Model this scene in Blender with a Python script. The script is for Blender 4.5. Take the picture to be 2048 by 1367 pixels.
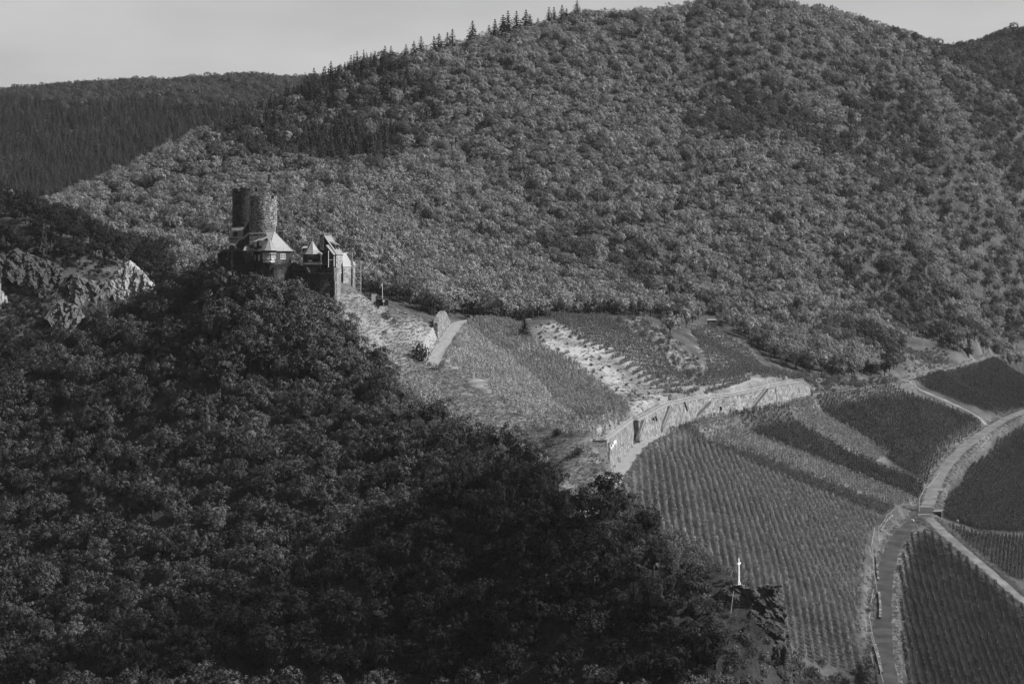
import bpy, bmesh, math, random
import numpy as np
from mathutils import Vector, Matrix, noise

# ------------------------------------------------------------------ camera, sky, sun, exposure
for _o in list(bpy.data.objects):
    bpy.data.objects.remove(_o)
scene = bpy.context.scene
COL = scene.collection
R = math.radians
rng = np.random.default_rng(7)
random.seed(7)

F = 3693.0            # focal length in pixels of a 2048 wide frame
CX, HY = 1024.0, 500.0  # principal column, horizon row
cam_data = bpy.data.cameras.new('camera')
cam_data.sensor_width = 36.0
cam_data.lens = 36.0 * F / 2048.0
cam_data.shift_y = -(683.5 - HY) / 2048.0
cam_data.clip_start = 1.0
cam_data.clip_end = 20000.0
cam = bpy.data.objects.new('camera', cam_data)
cam.location = (0, 0, 0)
cam.rotation_euler = (R(90), 0, 0)
COL.objects.link(cam)
scene.camera = cam

SUN_EL = 39.0
SUN_VEC = Vector((0.985, -0.17, 0)).normalized() * math.cos(R(SUN_EL)) + Vector((0, 0, math.sin(R(SUN_EL))))
world = bpy.data.worlds.new('World')
scene.world = world
world.use_nodes = True
wn = world.node_tree.nodes
wl = world.node_tree.links
wn.clear()
w_sky = wn.new('ShaderNodeTexSky')
w_sky.sky_type = 'NISHITA'
w_sky.sun_disc = False
w_sky.sun_elevation = R(SUN_EL)
w_sky.sun_rotation = math.atan2(SUN_VEC.x, SUN_VEC.y)
w_sky.air_density = 1.0
w_sky.dust_density = 2.0
w_bw = wn.new('ShaderNodeRGBToBW')
w_bg = wn.new('ShaderNodeBackground')
w_bg.inputs['Strength'].default_value = 0.085
w_out = wn.new('ShaderNodeOutputWorld')
# thin cloud veil over the whole sky
w_tc = wn.new('ShaderNodeTexCoord')
w_map = wn.new('ShaderNodeMapping')
w_map.inputs['Scale'].default_value = (2.2, 2.2, 9.0)
w_noise = wn.new('ShaderNodeTexNoise')
w_noise.inputs['Scale'].default_value = 1.6
w_noise.inputs['Detail'].default_value = 5.0
w_ramp = wn.new('ShaderNodeMapRange')
w_ramp.inputs[1].default_value = 0.35
w_ramp.inputs[2].default_value = 0.75
w_ramp.inputs[3].default_value = 0.8
w_ramp.inputs[4].default_value = 1.2
w_mul = wn.new('ShaderNodeMath')
w_mul.operation = 'MULTIPLY'
wl.new(w_tc.outputs['Generated'], w_map.inputs['Vector'])
wl.new(w_map.outputs['Vector'], w_noise.inputs['Vector'])
wl.new(w_noise.outputs['Fac'], w_ramp.inputs[0])
wl.new(w_sky.outputs['Color'], w_bw.inputs['Color'])
wl.new(w_bw.outputs['Val'], w_mul.inputs[0])
wl.new(w_ramp.outputs[0], w_mul.inputs[1])
wl.new(w_mul.outputs[0], w_bg.inputs['Color'])
wl.new(w_bg.outputs['Background'], w_out.inputs['Surface'])

sun_data = bpy.data.lights.new('sun', 'SUN')
sun_data.energy = 5.0
sun_data.angle = R(0.5)
sun_data.color = (1.0, 1.0, 1.0)
sun = bpy.data.objects.new('sun', sun_data)
sun.rotation_euler = (-SUN_VEC).to_track_quat('-Z', 'Y').to_euler()
COL.objects.link(sun)

scene.view_settings.view_transform = 'Standard'
scene.view_settings.look = 'None'
scene.view_settings.exposure = 0.8
scene.view_settings.gamma = 1.0
scene.view_settings.use_curve_mapping = False
scene.cycles.max_bounces = 6
scene.cycles.diffuse_bounces = 3
scene.cycles.transparent_max_bounces = 4
scene.cycles.volume_bounces = 1
scene.cycles.use_denoising = True
scene.cycles.denoiser = 'OPENIMAGEDENOISE'

# ------------------------------------------------------------------ helpers
def P(px, py, Y):
    """A point of the place: the pixel it shows at in a 2048 wide frame and its distance."""
    return Vector(((px - CX) / F * Y, Y, (HY - py) / F * Y))

def pix(x, y, z):
    return CX + F * x / y, HY - F * z / y

def tag(o, label=None, cat=None, group=None, kind=None):
    if label: o['label'] = label
    if cat: o['category'] = cat
    if group: o['group'] = group
    if kind or cat: o['kind'] = kind or 'thing'
    return o

def empty(name, loc, rz=0.0):
    o = bpy.data.objects.new(name, None)
    o.empty_display_size = 0.5
    o.location = loc
    o.rotation_euler = (0, 0, rz)
    COL.objects.link(o)
    return o

class MB:
    """Collects faces; build() links them as one mesh object."""
    def __init__(self):
        self.v, self.f, self.m = [], [], []
    def add(self, verts, faces, mi=0):
        n = len(self.v)
        self.v.extend([tuple(p) for p in verts])
        for fc in faces:
            self.f.append([i + n for i in fc]); self.m.append(mi)
        return self
    def box(self, c, size, rz=0.0, mi=0, taper=1.0):
        sx, sy, sz = size[0] / 2, size[1] / 2, size[2] / 2
        cs, sn = math.cos(rz), math.sin(rz)
        vs = []
        for dz, t in ((-sz, 1.0), (sz, taper)):
            for dx, dy in ((-sx, -sy), (sx, -sy), (sx, sy), (-sx, sy)):
                x, y = dx * t, dy * t
                vs.append((c[0] + x * cs - y * sn, c[1] + x * sn + y * cs, c[2] + dz))
        return self.add(vs, [(3, 2, 1, 0), (4, 5, 6, 7), (0, 1, 5, 4), (1, 2, 6, 5), (2, 3, 7, 6), (3, 0, 4, 7)], mi)
    def obox(self, c, ax, ay, az, size, mi=0):
        """Box on three given unit axes."""
        c = Vector(c); ax = Vector(ax) * size[0] / 2; ay = Vector(ay) * size[1] / 2; az = Vector(az) * size[2] / 2
        vs = [c + ax * i + ay * j + az * k for k in (-1, 1) for i, j in ((-1, -1), (1, -1), (1, 1), (-1, 1))]
        return self.add(vs, [(3, 2, 1, 0), (4, 5, 6, 7), (0, 1, 5, 4), (1, 2, 6, 5), (2, 3, 7, 6), (3, 0, 4, 7)], mi)
    def bar(self, a, b, r, n=6, mi=0, r2=None):
        a, b = Vector(a), Vector(b)
        d = (b - a)
        if d.length < 1e-6: return self
        d.normalize()
        u = d.orthogonal().normalized(); w = d.cross(u)
        r2 = r if r2 is None else r2
        vs = []
        for p, rr in ((a, r), (b, r2)):
            for k in range(n):
                t = 2 * math.pi * k / n
                vs.append(p + (u * math.cos(t) + w * math.sin(t)) * rr)
        fs = [(k, (k + 1) % n, n + (k + 1) % n, n + k) for k in range(n)]
        fs += [tuple(range(n - 1, -1, -1)), tuple(range(n, 2 * n))]
        return self.add(vs, fs, mi)
    def prism(self, pts, z0, z1, mi=0):
        n = len(pts)
        a = sum(pts[i][0] * pts[(i + 1) % n][1] - pts[(i + 1) % n][0] * pts[i][1] for i in range(n))
        if a < 0: pts = pts[::-1]
        vs = [(p[0], p[1], z0) for p in pts] + [(p[0], p[1], z1) for p in pts]
        fs = [(k, (k + 1) % n, n + (k + 1) % n, n + k) for k in range(n)]
        fs += [tuple(range(n - 1, -1, -1)), tuple(range(n, 2 * n))]
        return self.add(vs, fs, mi)
    def ring(self, c, prof, n=32, mi=0, cap=True):
        """Lathe: prof = [(radius, z), ...]"""
        vs = []
        for (r, z) in prof:
            for k in range(n):
                t = 2 * math.pi * k / n
                vs.append((c[0] + r * math.cos(t), c[1] + r * math.sin(t), c[2] + z))
        fs = []
        for j in range(len(prof) - 1):
            for k in range(n):
                a = j * n + k; b = j * n + (k + 1) % n
                fs.append((a, b, b + n, a + n))
        if cap:
            fs.append(tuple(range(n - 1, -1, -1)))
            fs.append(tuple((len(prof) - 1) * n + k for k in range(n)))
        return self.add(vs, fs, mi)
    def slab(self, quad, t, mi=0):
        """A flat polygon given thickness t straight along its own normal (downwards)."""
        q = [Vector(p) for p in quad]
        nrm = Vector((0, 0, 0))
        for i in range(len(q)):
            nrm += q[i].cross(q[(i + 1) % len(q)])
        nrm.normalize()
        if nrm.z < 0:
            q = q[::-1]; nrm = -nrm
        n = len(q)
        vs = q + [p - nrm * t for p in q]
        fs = [tuple(range(n)), tuple(range(2 * n - 1, n - 1, -1))]
        fs += [(i, n + i, n + (i + 1) % n, (i + 1) % n) for i in range(n)]
        return self.add(vs, fs, mi)
    def mesh(self, name, mats, smooth=False):
        me = bpy.data.meshes.new(name)
        me.from_pydata(self.v, [], self.f)
        if not isinstance(mats, (list, tuple)): mats = [mats]
        for m in mats: me.materials.append(m)
        if len(mats) > 1:
            me.polygons.foreach_set('material_index', self.m)
        if smooth:
            me.polygons.foreach_set('use_smooth', [True] * len(me.polygons))
        me.update()
        return me
    def build(self, name, mats, parent=None, smooth=False):
        o = bpy.data.objects.new(name, self.mesh(name, mats, smooth))
        COL.objects.link(o)
        if parent is not None:
            # meshes are written in world coordinates; parts keep their place under the thing
            o.parent = parent
            if parent.type == 'EMPTY':
                o.matrix_parent_inverse = Matrix.LocRotScale(parent.location, parent.rotation_euler, parent.scale).inverted()
        return o

def link(name, me, parent=None, loc=(0, 0, 0), rz=0.0, sc=1.0):
    o = bpy.data.objects.new(name, me)
    COL.objects.link(o)
    o.location = loc
    o.rotation_euler = (0, 0, rz)
    if not isinstance(sc, (tuple, list)): sc = (sc, sc, sc)
    o.scale = sc
    if parent is not None: o.parent = parent
    return o

# ------------------------------------------------------------------ materials (the photograph is monochrome: every colour is a grey)
MATS = {}
def nt(name):
    m = bpy.data.materials.new(name)
    m.use_nodes = True
    n = m.node_tree.nodes; l = m.node_tree.links
    n.clear()
    out = n.new('ShaderNodeOutputMaterial')
    return m, n, l, out

def g(v): return (v, v, v, 1.0)

def mat_noise(name, lo, hi, scale=1.0, rough=0.85, detail=6.0, bump=0.0, bscale=None, stretch=(1, 1, 1), spec=0.25, dist=0.3, metal=0.0):
    m, n, l, out = nt(name)
    tc = n.new('ShaderNodeTexCoord'); mp = n.new('ShaderNodeMapping')
    mp.inputs['Scale'].default_value = stretch
    tx = n.new('ShaderNodeTexNoise'); tx.inputs['Scale'].default_value = scale; tx.inputs['Detail'].default_value = detail
    mr = n.new('ShaderNodeMapRange')
    mr.inputs[1].default_value = 0.32; mr.inputs[2].default_value = 0.68
    mr.inputs[3].default_value = lo; mr.inputs[4].default_value = hi
    b = n.new('ShaderNodeBsdfPrincipled')
    b.inputs['Roughness'].default_value = rough
    b.inputs['Specular IOR Level'].default_value = spec
    b.inputs['Metallic'].default_value = metal
    l.new(tc.outputs['Object'], mp.inputs['Vector']); l.new(mp.outputs['Vector'], tx.inputs['Vector'])
    l.new(tx.outputs['Fac'], mr.inputs[0]); l.new(mr.outputs[0], b.inputs['Base Color'])
    if bump:
        t2 = n.new('ShaderNodeTexNoise'); t2.inputs['Scale'].default_value = bscale or scale * 3; t2.inputs['Detail'].default_value = 5
        l.new(mp.outputs['Vector'], t2.inputs['Vector'])
        bp = n.new('ShaderNodeBump'); bp.inputs['Strength'].default_value = bump; bp.inputs['Distance'].default_value = dist
        l.new(t2.outputs['Fac'], bp.inputs['Height']); l.new(bp.outputs['Normal'], b.inputs['Normal'])
    l.new(b.outputs['BSDF'], out.inputs['Surface'])
    MATS[name] = m
    return m

def mat_stone(name, lo, hi, scale=2.0, bump=0.8, dist=0.12, speck=0.0, stain=0.5, stretch=(1, 1, 1.6)):
    """Rubble masonry: cells of differing tone, recessed joints, weather stains."""
    m, n, l, out = nt(name)
    tc = n.new('ShaderNodeTexCoord'); mp = n.new('ShaderNodeMapping')
    mp.inputs['Scale'].default_value = stretch
    vo = n.new('ShaderNodeTexVoronoi'); vo.inputs['Scale'].default_value = scale
    l.new(tc.outputs['Object'], mp.inputs['Vector']); l.new(mp.outputs['Vector'], vo.inputs['Vector'])
    sep = n.new('ShaderNodeSeparateColor'); l.new(vo.outputs['Color'], sep.inputs['Color'])
    mr = n.new('ShaderNodeMapRange'); mr.inputs[3].default_value = lo; mr.inputs[4].default_value = hi
    pw = n.new('ShaderNodeMath'); pw.operation = 'POWER'; pw.inputs[1].default_value = 1.0 + speck
    l.new(sep.outputs[0], pw.inputs[0]); l.new(pw.outputs[0], mr.inputs[0])
    st = n.new('ShaderNodeTexNoise'); st.inputs['Scale'].default_value = 0.35; st.inputs['Detail'].default_value = 6
    l.new(tc.outputs['Object'], st.inputs['Vector'])
    sr = n.new('ShaderNodeMapRange'); sr.inputs[1].default_value = 0.38; sr.inputs[2].default_value = 0.6
    sr.inputs[3].default_value = 1.0 - stain; sr.inputs[4].default_value = 1.0
    l.new(st.outputs['Fac'], sr.inputs[0])
    mu = n.new('ShaderNodeMath'); mu.operation = 'MULTIPLY'
    l.new(mr.outputs[0], mu.inputs[0]); l.new(sr.outputs[0], mu.inputs[1])
    ve = n.new('ShaderNodeTexVoronoi'); ve.feature = 'DISTANCE_TO_EDGE'; ve.inputs['Scale'].default_value = scale
    l.new(mp.outputs['Vector'], ve.inputs['Vector'])
    jr = n.new('ShaderNodeMapRange'); jr.inputs[1].default_value = 0.0; jr.inputs[2].default_value = 0.12
    l.new(ve.outputs['Distance'], jr.inputs[0])
    ad = n.new('ShaderNodeMath'); ad.operation = 'MULTIPLY_ADD'; ad.inputs[1].default_value = 0.7
    l.new(jr.outputs[0], ad.inputs[0]); l.new(sep.outputs[1], ad.inputs[2])
    bp = n.new('ShaderNodeBump'); bp.inputs['Strength'].default_value = bump; bp.inputs['Distance'].default_value = dist
    l.new(ad.outputs[0], bp.inputs['Height'])
    b = n.new('ShaderNodeBsdfPrincipled'); b.inputs['Roughness'].default_value = 0.9
    b.inputs['Specular IOR Level'].default_value = 0.2
    l.new(mu.outputs[0], b.inputs['Base Color']); l.new(bp.outputs['Normal'], b.inputs['Normal'])
    l.new(b.outputs['BSDF'], out.inputs['Surface'])
    MATS[name] = m
    return m

def mat_leaf(name, tone, var=0.35, transl=0.25):
    """Foliage: diffuse with some light coming through; every plant a little different."""
    m, n, l, out = nt(name)
    oi = n.new('ShaderNodeObjectInfo')
    mr = n.new('ShaderNodeMapRange'); mr.inputs[3].default_value = tone * (1 - var); mr.inputs[4].default_value = tone * (1 + var)
    l.new(oi.outputs['Random'], mr.inputs[0])
    geo = n.new('ShaderNodeNewGeometry')
    m2 = n.new('ShaderNodeMapRange'); m2.inputs[3].default_value = 0.88; m2.inputs[4].default_value = 1.12
    l.new(geo.outputs['Random Per Island'], m2.inputs[0])
    mu = n.new('ShaderNodeMath'); mu.operation = 'MULTIPLY'
    l.new(mr.outputs[0], mu.inputs[0]); l.new(m2.outputs[0], mu.inputs[1])
    d = n.new('ShaderNodeBsdfDiffuse'); t = n.new('ShaderNodeBsdfTranslucent')
    l.new(mu.outputs[0], d.inputs['Color']); l.new(mu.outputs[0], t.inputs['Color'])
    mx = n.new('ShaderNodeMixShader'); mx.inputs[0].default_value = transl
    l.new(d.outputs[0], mx.inputs[1]); l.new(t.outputs[0], mx.inputs[2])
    l.new(mx.outputs[0], out.inputs['Surface'])
    MATS[name] = m
    return m

M_leaf = mat_leaf('foliage of oak', 0.026, 0.35)  # oak leaves darkened so the tone carries the foreground's edge darkening
M_leafm = mat_leaf('foliage mid tone with light', 0.07, 0.4)  # mid tone: paints sun on upper slope and darkening right; plain for far ridge
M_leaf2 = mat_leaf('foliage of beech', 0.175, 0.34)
M_needle = mat_leaf('conifer needles', 0.045, 0.3, 0.1)
M_shrub = mat_leaf('shrub leaves', 0.1, 0.4)
M_ivy = mat_leaf('ivy leaves', 0.035, 0.3)
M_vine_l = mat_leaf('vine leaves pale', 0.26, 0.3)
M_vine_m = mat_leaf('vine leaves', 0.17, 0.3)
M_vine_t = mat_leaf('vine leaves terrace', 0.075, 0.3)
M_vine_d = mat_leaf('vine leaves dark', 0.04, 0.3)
M_grassb = mat_leaf('grass blades', 0.17, 0.35)
M_bark = mat_noise('bark', 0.012, 0.035, 4.0, bump=0.5, dist=0.05)
M_stake = mat_noise('weathered wood', 0.12, 0.25, 3.0)
M_rock = mat_noise('slate rock', 0.012, 0.06, 0.5, bump=1.0, bscale=1.6, dist=0.5, stretch=(1, 1, 2.5))
M_cliff = mat_noise('pale cliff rock', 0.08, 0.24, 0.22, bump=1.0, bscale=0.8, dist=0.8, stretch=(1.6, 1.6, 0.5))
M_cliff2 = mat_noise('grey cliff rock', 0.03, 0.11, 0.3, bump=1.0, bscale=1.0, dist=0.6, stretch=(1.4, 1.4, 0.7))
M_road = mat_noise('concrete road', 0.07, 0.14, 0.25, bump=0.15, bscale=4, dist=0.02)
M_track = mat_noise('pale gravel track', 0.15, 0.22, 0.7, bump=0.3, bscale=5, dist=0.05)
M_dtrack = mat_noise('dark asphalt', 0.016, 0.045, 0.22, bump=0.3, bscale=5, dist=0.03)
M_tower = mat_stone('tower rubble', 0.03, 0.32, 2.6, speck=0.7, stain=0.55, bump=0.45)
M_tower2 = mat_stone('dark keep rubble', 0.01, 0.09, 2.4, speck=1.2, stain=0.5, bump=0.4)
M_stone = mat_stone('house slate stone', 0.025, 0.09, 2.2, speck=0.4)
M_wallst = mat_stone('pale retaining stone', 0.09, 0.24, 0.9, bump=0.6, stain=0.4)
M_ruin = mat_stone('old ring wall', 0.02, 0.09, 1.8, speck=0.5)
M_render = mat_stone('pale patched masonry', 0.1, 0.24, 1.1, bump=0.4, stain=0.35)
M_slate = mat_noise('slate roof', 0.12, 0.18, 1.4, rough=0.5, bump=0.35, bscale=5, dist=0.06, spec=0.5, stretch=(1, 1, 2))
M_lead = mat_noise('roof edge lead', 0.17, 0.24, 2.0, rough=0.5)
M_white = mat_noise('white paint', 0.5, 0.62, 3.0, rough=0.5)
M_timber = mat_noise('dark timber', 0.015, 0.035, 3.0)
M_glass = mat_noise('window glass', 0.02, 0.05, 2.0, rough=0.12, spec=0.6)
M_steel = mat_noise('galvanised steel', 0.25, 0.35, 3.0, rough=0.45)
M_dark = mat_noise('dark recess', 0.015, 0.03, 2.0)
M_concrete = mat_noise('pale concrete', 0.17, 0.26, 0.8, bump=0.2, bscale=4, dist=0.03)
M_cross = mat_noise('white painted cross', 0.45, 0.55, 1.0)

# ------------------------------------------------------------------ the lie of the land
CTRL = []
def c(px, py, Y, f=0.0):
    """Surface seen at a pixel and distance; f = height of the wood that covers the ground there."""
    p = P(px, py, Y)
    CTRL.append((p.x, p.y, p.z - f))
def w(x, y, z): CTRL.append((x, y, z))
def cz(px, py, z):
    Y = -z * F / (py - HY)
    c(px, py, Y)

T = 7.0
# castle spur: left skyline, flank, foot
for a in ((430, 540, 618), (300, 590, 615), (170, 655, 606), (80, 718, 600), (0, 788, 592)): c(*a, T)
for a in ((500, 590, 588), (600, 600, 583), (690, 640, 578, ), (770, 715, 566)): c(*a, 5)
for a in ((400, 700, 570), (550, 720, 560), (700, 760, 553), (200, 800, 568), (400, 850, 540), (600, 880, 525), (780, 880, 518),
          (900, 900, 505), (0, 1000, 545), (200, 1000, 530), (400, 1050, 505), (600, 1050, 495), (800, 1030, 474), (980, 1010, 452),
          (0, 1367, 470), (300, 1367, 448), (600, 1367, 424), (900, 1367, 400), (1150, 1367, 384), (1000, 1180, 418), (1200, 1150, 404)): c(*a, T)
for a in ((0, 1700, 415), (600, 1750, 378), (1100, 1800, 348)): c(*a, T)
c(1400, 1367, 382, 2); c(1520, 1367, 384, 1); c(1330, 1230, 394, 3); c(1480, 1230, 396)
# castle platform and the grass shoulder beside it
for a in ((500, 525, 612), (450, 520, 622), (545, 545, 592), (644, 575, 588), (676, 572, 592), (712, 577, 600), (722, 585, 603), (620, 545, 606),
          (760, 608, 605), (800, 645, 598), (845, 636, 607), (760, 680, 585), (840, 725, 578), (780, 735, 570)): c(*a)
for q_ in ((-85, 630, -15), (-72, 632, -15), (-60, 634, -17), (-48, 642, -19), (-98, 642, -15), (-110, 650, -20), (-70, 655, -17)): w(*q_)
# castle track, spur crest, grass towards the wall end
for a in ((915, 643, 645), (895, 675, 618), (872, 712, 592), (900, 770, 560), (820, 790, 545), (1000, 850, 520), (920, 845, 525), (1010, 900, 500), (1080, 915, 490),
          (1150, 965, 468), (1195, 955, 472), (1100, 955, 470), (1150, 1015, 438), (1195, 1022, 434), (1240, 1050, 425), (1300, 1108, 413), (1390, 1150, 406),
          (1477, 1167, 400), (1545, 1180, 399)): c(*a)
# wall foot and upper road
WALL = [(1213, 945), (1266, 885), (1322, 862), (1385, 838), (1457, 826), (1503, 818), (1543, 812), (1596, 797), (1621, 787)]
for a in WALL: cz(a[0], a[1], -58.0)
for a in ((1700, 776, -57.8), (1800, 761, -58.5), (1900, 736, -60.0), (1990, 712, -60.0), (2060, 700, -61)): cz(*a)
# lower roads
LROAD = [(1785, 1400, -102), (1770, 1330, -100), (1766, 1270, -98.5), (1766, 1200, -97), (1775, 1130, -95.2), (1800, 1070, -93.6), (1850, 1020, -91.5), (1866, 980, -90), (1890, 935, -87.5), (1930, 893, -84), (1990, 850, -79.5), (2048, 822, -76), (2140, 790, -72)]
BROAD = [(1858, 1034, -91.8), (1884, 1062, -94), (1930, 1102, -98), (1985, 1148, -103), (2045, 1200, -109), (2100, 1250, -115)]
for a in LROAD[:4:2] + LROAD[4:] + BROAD[1:]: cz(*a)
# lower vineyards
for a in ((1400, 1090, 458), (1500, 1150, 455), (1600, 1310, 447), (1450, 960, 545), (1600, 1000, 585), (1640, 1130, 510), (1700, 900, 690), (1850, 850, 780),
          (1900, 1200, 560), (1900, 1350, 478), (2048, 1300, 540), (2048, 1050, 700), (2048, 950, 800), (1930, 780, 900), (2060, 760, 985)): c(*a)
w(64, 412, -101); w(62, 398, -101); w(60, 385, -106); w(75, 385, -110); w(110, 420, -116); w(70, 428, -101); w(58, 424, -88)
# upper vineyards
for a in ((930, 640, 652), (1000, 645, 680), (1100, 632, 702), (1280, 633, 765), (1425, 650, 830), (1250, 720, 645), (1000, 750, 572), (1100, 800, 560), (1150, 860, 515),
          (1350, 720, 690), (1500, 720, 780), (1150, 720, 632), (1600, 740, 790), (1700, 715, 850), (1800, 700, 890), (1850, 722, 900)): c(*a)
# main hill
for a in ((870, 610, 690), (1000, 600, 722), (1200, 590, 780), (1400, 620, 860), (1600, 620, 905), (1800, 640, 985), (2000, 680, 1110), (2150, 680, 1200),
          (760, 560, 705), (620, 470, 790), (450, 450, 830), (270, 490, 805), (300, 400, 885), (180, 450, 845),
          (800, 400, 880), (1000, 400, 905), (1200, 400, 935), (1400, 400, 975), (1600, 400, 1015), (1800, 400, 1080), (2000, 420, 1190), (2200, 430, 1280),
          (600, 300, 970), (800, 250, 1015), (1000, 200, 1045), (1200, 200, 1080), (1400, 200, 1120), (1600, 200, 1160), (1800, 220, 1210), (2000, 250, 1300), (2200, 270, 1370),
          (150, 440, 850), (300, 338, 920), (400, 290, 960), (500, 240, 1005), (620, 178, 1065), (750, 138, 1105), (900, 95, 1140), (1050, 62, 1160), (1150, 35, 1180),
          (1400, 2, 1230), (1550, 8, 1240), (1700, 52, 1270), (1800, 78, 1300), (1880, 98, 1345)): c(*a, 8.0)
# far hills
for a in ((0, 400, 1320), (200, 390, 1320), (0, 300, 1550), (300, 300, 1520), (500, 230, 1650), (0, 190, 1800), (300, 172, 1800), (600, 163, 1850), (900, 160, 1950), (-300, 200, 1800),
          (1960, 96, 1390), (2048, 96, 1430), (2200, 110, 1480), (2400, 130, 1520)): c(*a, 8.0)
w(-260, 1080, -15); w(-120, 1180, 25); w(-350, 1150, 0); w(100, 1400, 80); w(300, 1480, 110); w(500, 1480, 100)
# cliff hill at the left, and the ravine before it
for a in ((-150, 330, 790), (0, 385, 775), (80, 402, 768), (150, 440, 758), (220, 498, 748), (265, 535, 742), (310, 585, 732)): c(*a, T)
for a in ((60, 520, 742), (140, 560, 735), (230, 580, 728), (0, 560, 735), (100, 640, 712), (0, 660, 708), (200, 640, 712)): c(*a)
w(-150, 662, -52); w(-190, 655, -58); w(-115, 680, -34); w(-260, 640, -70); w(-190, 830, 0); w(-300, 900, 5); w(-330, 760, 45)
# ground under and behind the camera, and the far country
for a in ((0, 0, -6), (0, -250, 30), (0, 120, -95), (-220, 180, -120), (220, 220, -130), (0, 290, -128), (-180, 360, -132), (150, 340, -132), (280, 420, -140), (-350, 500, -120), (-420, 650, -80),
          (320, 560, -140), (400, 750, -120), (460, 930, -80), (-1500, 0, 20), (1500, 0, 20), (-1500, 1500, 150), (1500, 1500, 150), (-600, 900, 60), (700, 1200, 60), (0, 3500, 170),
          (-600, 2300, 150), (600, 2300, 150), (-3000, 3500, 170), (3000, 3500, 170), (-3000, -1500, 80), (3000, -1500, 80)): w(*a)

CT = np.array(CTRL, dtype=float)
SC = 300.0
def _phi(r2): return 0.5 * r2 * np.log(r2 + 1e-12)
def _fit():
    X = CT[:, :2] / SC
    n = len(X)
    d2 = ((X[:, None, :] - X[None, :, :]) ** 2).sum(-1)
    K = _phi(d2) + np.eye(n) * 2.5e-4
    Pm = np.hstack([np.ones((n, 1)), X])
    A = np.zeros((n + 3, n + 3)); A[:n, :n] = K; A[:n, n:] = Pm; A[n:, :n] = Pm.T
    return X, np.linalg.solve(A, np.concatenate([CT[:, 2], np.zeros(3)]))
_TX, _TW = _fit()
def tps(x, y):
    x = np.asarray(x, float); y = np.asarray(y, float)
    sh = x.shape
    q = np.stack([x.ravel(), y.ravel()], 1) / SC
    out = np.empty(len(q))
    for i in range(0, len(q), 20000):
        b = q[i:i + 20000]
        d2 = ((b[:, None, :] - _TX[None]) ** 2).sum(-1)
        out[i:i + 20000] = _phi(d2) @ _TW[:-3] + _TW[-3] + b @ _TW[-2:]
    return out.reshape(sh)

def poly_dist(x, y, pts):
    """Distance to a polyline with a height per vertex: distance, signed side (+ = right of travel), height, run."""
    x = np.asarray(x, float); y = np.asarray(y, float)
    best = np.full(x.shape, 1e9); side = np.zeros(x.shape); zz = np.zeros(x.shape); ss = np.zeros(x.shape)
    s0 = 0.0
    for (a, b) in zip(pts[:-1], pts[1:]):
        dx, dy = b[0] - a[0], b[1] - a[1]
        L = math.hypot(dx, dy)
        t = np.clip(((x - a[0]) * dx + (y - a[1]) * dy) / (L * L), 0, 1)
        qx, qy = a[0] + t * dx, a[1] + t * dy
        d = np.hypot(x - qx, y - qy)
        m = d < best
        best = np.where(m, d, best)
        side = np.where(m, (x - a[0]) * dy - (y - a[1]) * dx, side)
        zz = np.where(m, a[2] + t * (b[2] - a[2]), zz)
        ss = np.where(m, s0 + t * L, ss)
        s0 += L
    return best, np.sign(side), zz, ss

def sstep(t): t = np.clip(t, 0, 1); return t * t * (3 - 2 * t)

def smooth_line(pts, n=8):
    """Catmull-Rom through 3D points."""
    p = [np.array(q, float) for q in pts]
    p = [2 * p[0] - p[1]] + p + [2 * p[-1] - p[-2]]
    out = []
    for i in range(1, len(p) - 2):
        for k in range(n):
            t = k / n
            out.append(0.5 * ((2 * p[i]) + (-p[i - 1] + p[i + 1]) * t + (2 * p[i - 1] - 5 * p[i] + 4 * p[i + 1] - p[i + 2]) * t * t
                              + (-p[i - 1] + 3 * p[i] - 3 * p[i + 1] + p[i + 2]) * t ** 3))
    out.append(p[-2])
    return [tuple(q) for q in out]

def zline(lst):
    out = []
    for (px, py, z) in lst:
        Y = -z * F / (py - HY)
        out.append(((px - CX) / F * Y, Y, z))
    return out

wall_foot = [tuple(P(a[0], a[1], 58.0 * F / (a[1] - HY))) for a in WALL]
WALL_TOPZ = [-49.6, -51.3, -49.8, -51.0, -51.7, -51.2, -50.4, -51.2, -56.0]
wall_top = [(p[0], p[1], z) for p, z in zip(wall_foot, WALL_TOPZ)]
lroad = smooth_line(zline(LROAD))
broad = smooth_line(zline(BROAD))
# road at the foot of the wall (2.4 m right of the wall line), then along the wood's edge
_uw = [(p[0] + 3.0 * 0.94, p[1] - 3.0 * 0.33, -58.0) for p in wall_foot]
_uw = [(_uw[0][0] - 5.5, _uw[0][1] - 22, -61.0), (_uw[0][0] - 1.5, _uw[0][1] - 10, -58.8)] + _uw
uroad = smooth_line(_uw + zline([(1720, 776, -58), (1800, 762, -58.5), (1900, 737, -60.0), (1990, 712, -60.0), (2060, 700, -61)]))
ctrack = smooth_line([tuple(P(*a)) for a in ((862, 735, 578), (872, 712, 592), (893, 676, 618), (908, 655, 634), (925, 643, 655), (990, 634, 690))])
def tps_hit(px, py, y0, y1):
    ys = np.arange(y0, y1, 1.0); d = tps((px - CX) / F * ys, ys) - (HY - py) / F * ys
    k = int(np.argmax(d >= 0)); return ((px - CX) / F * ys[k], ys[k], (HY - py) / F * ys[k])
xtrack = smooth_line([tps_hit(px_, py_, 700, 1000) for px_, py_ in ((1800, 763), (1850, 784), (1900, 806), (1945, 828), (1982, 848))])
ROADS = [(lroad, 2.5), (broad, 2.1), (uroad, 2.4), (ctrack, 2.3)]

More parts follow.
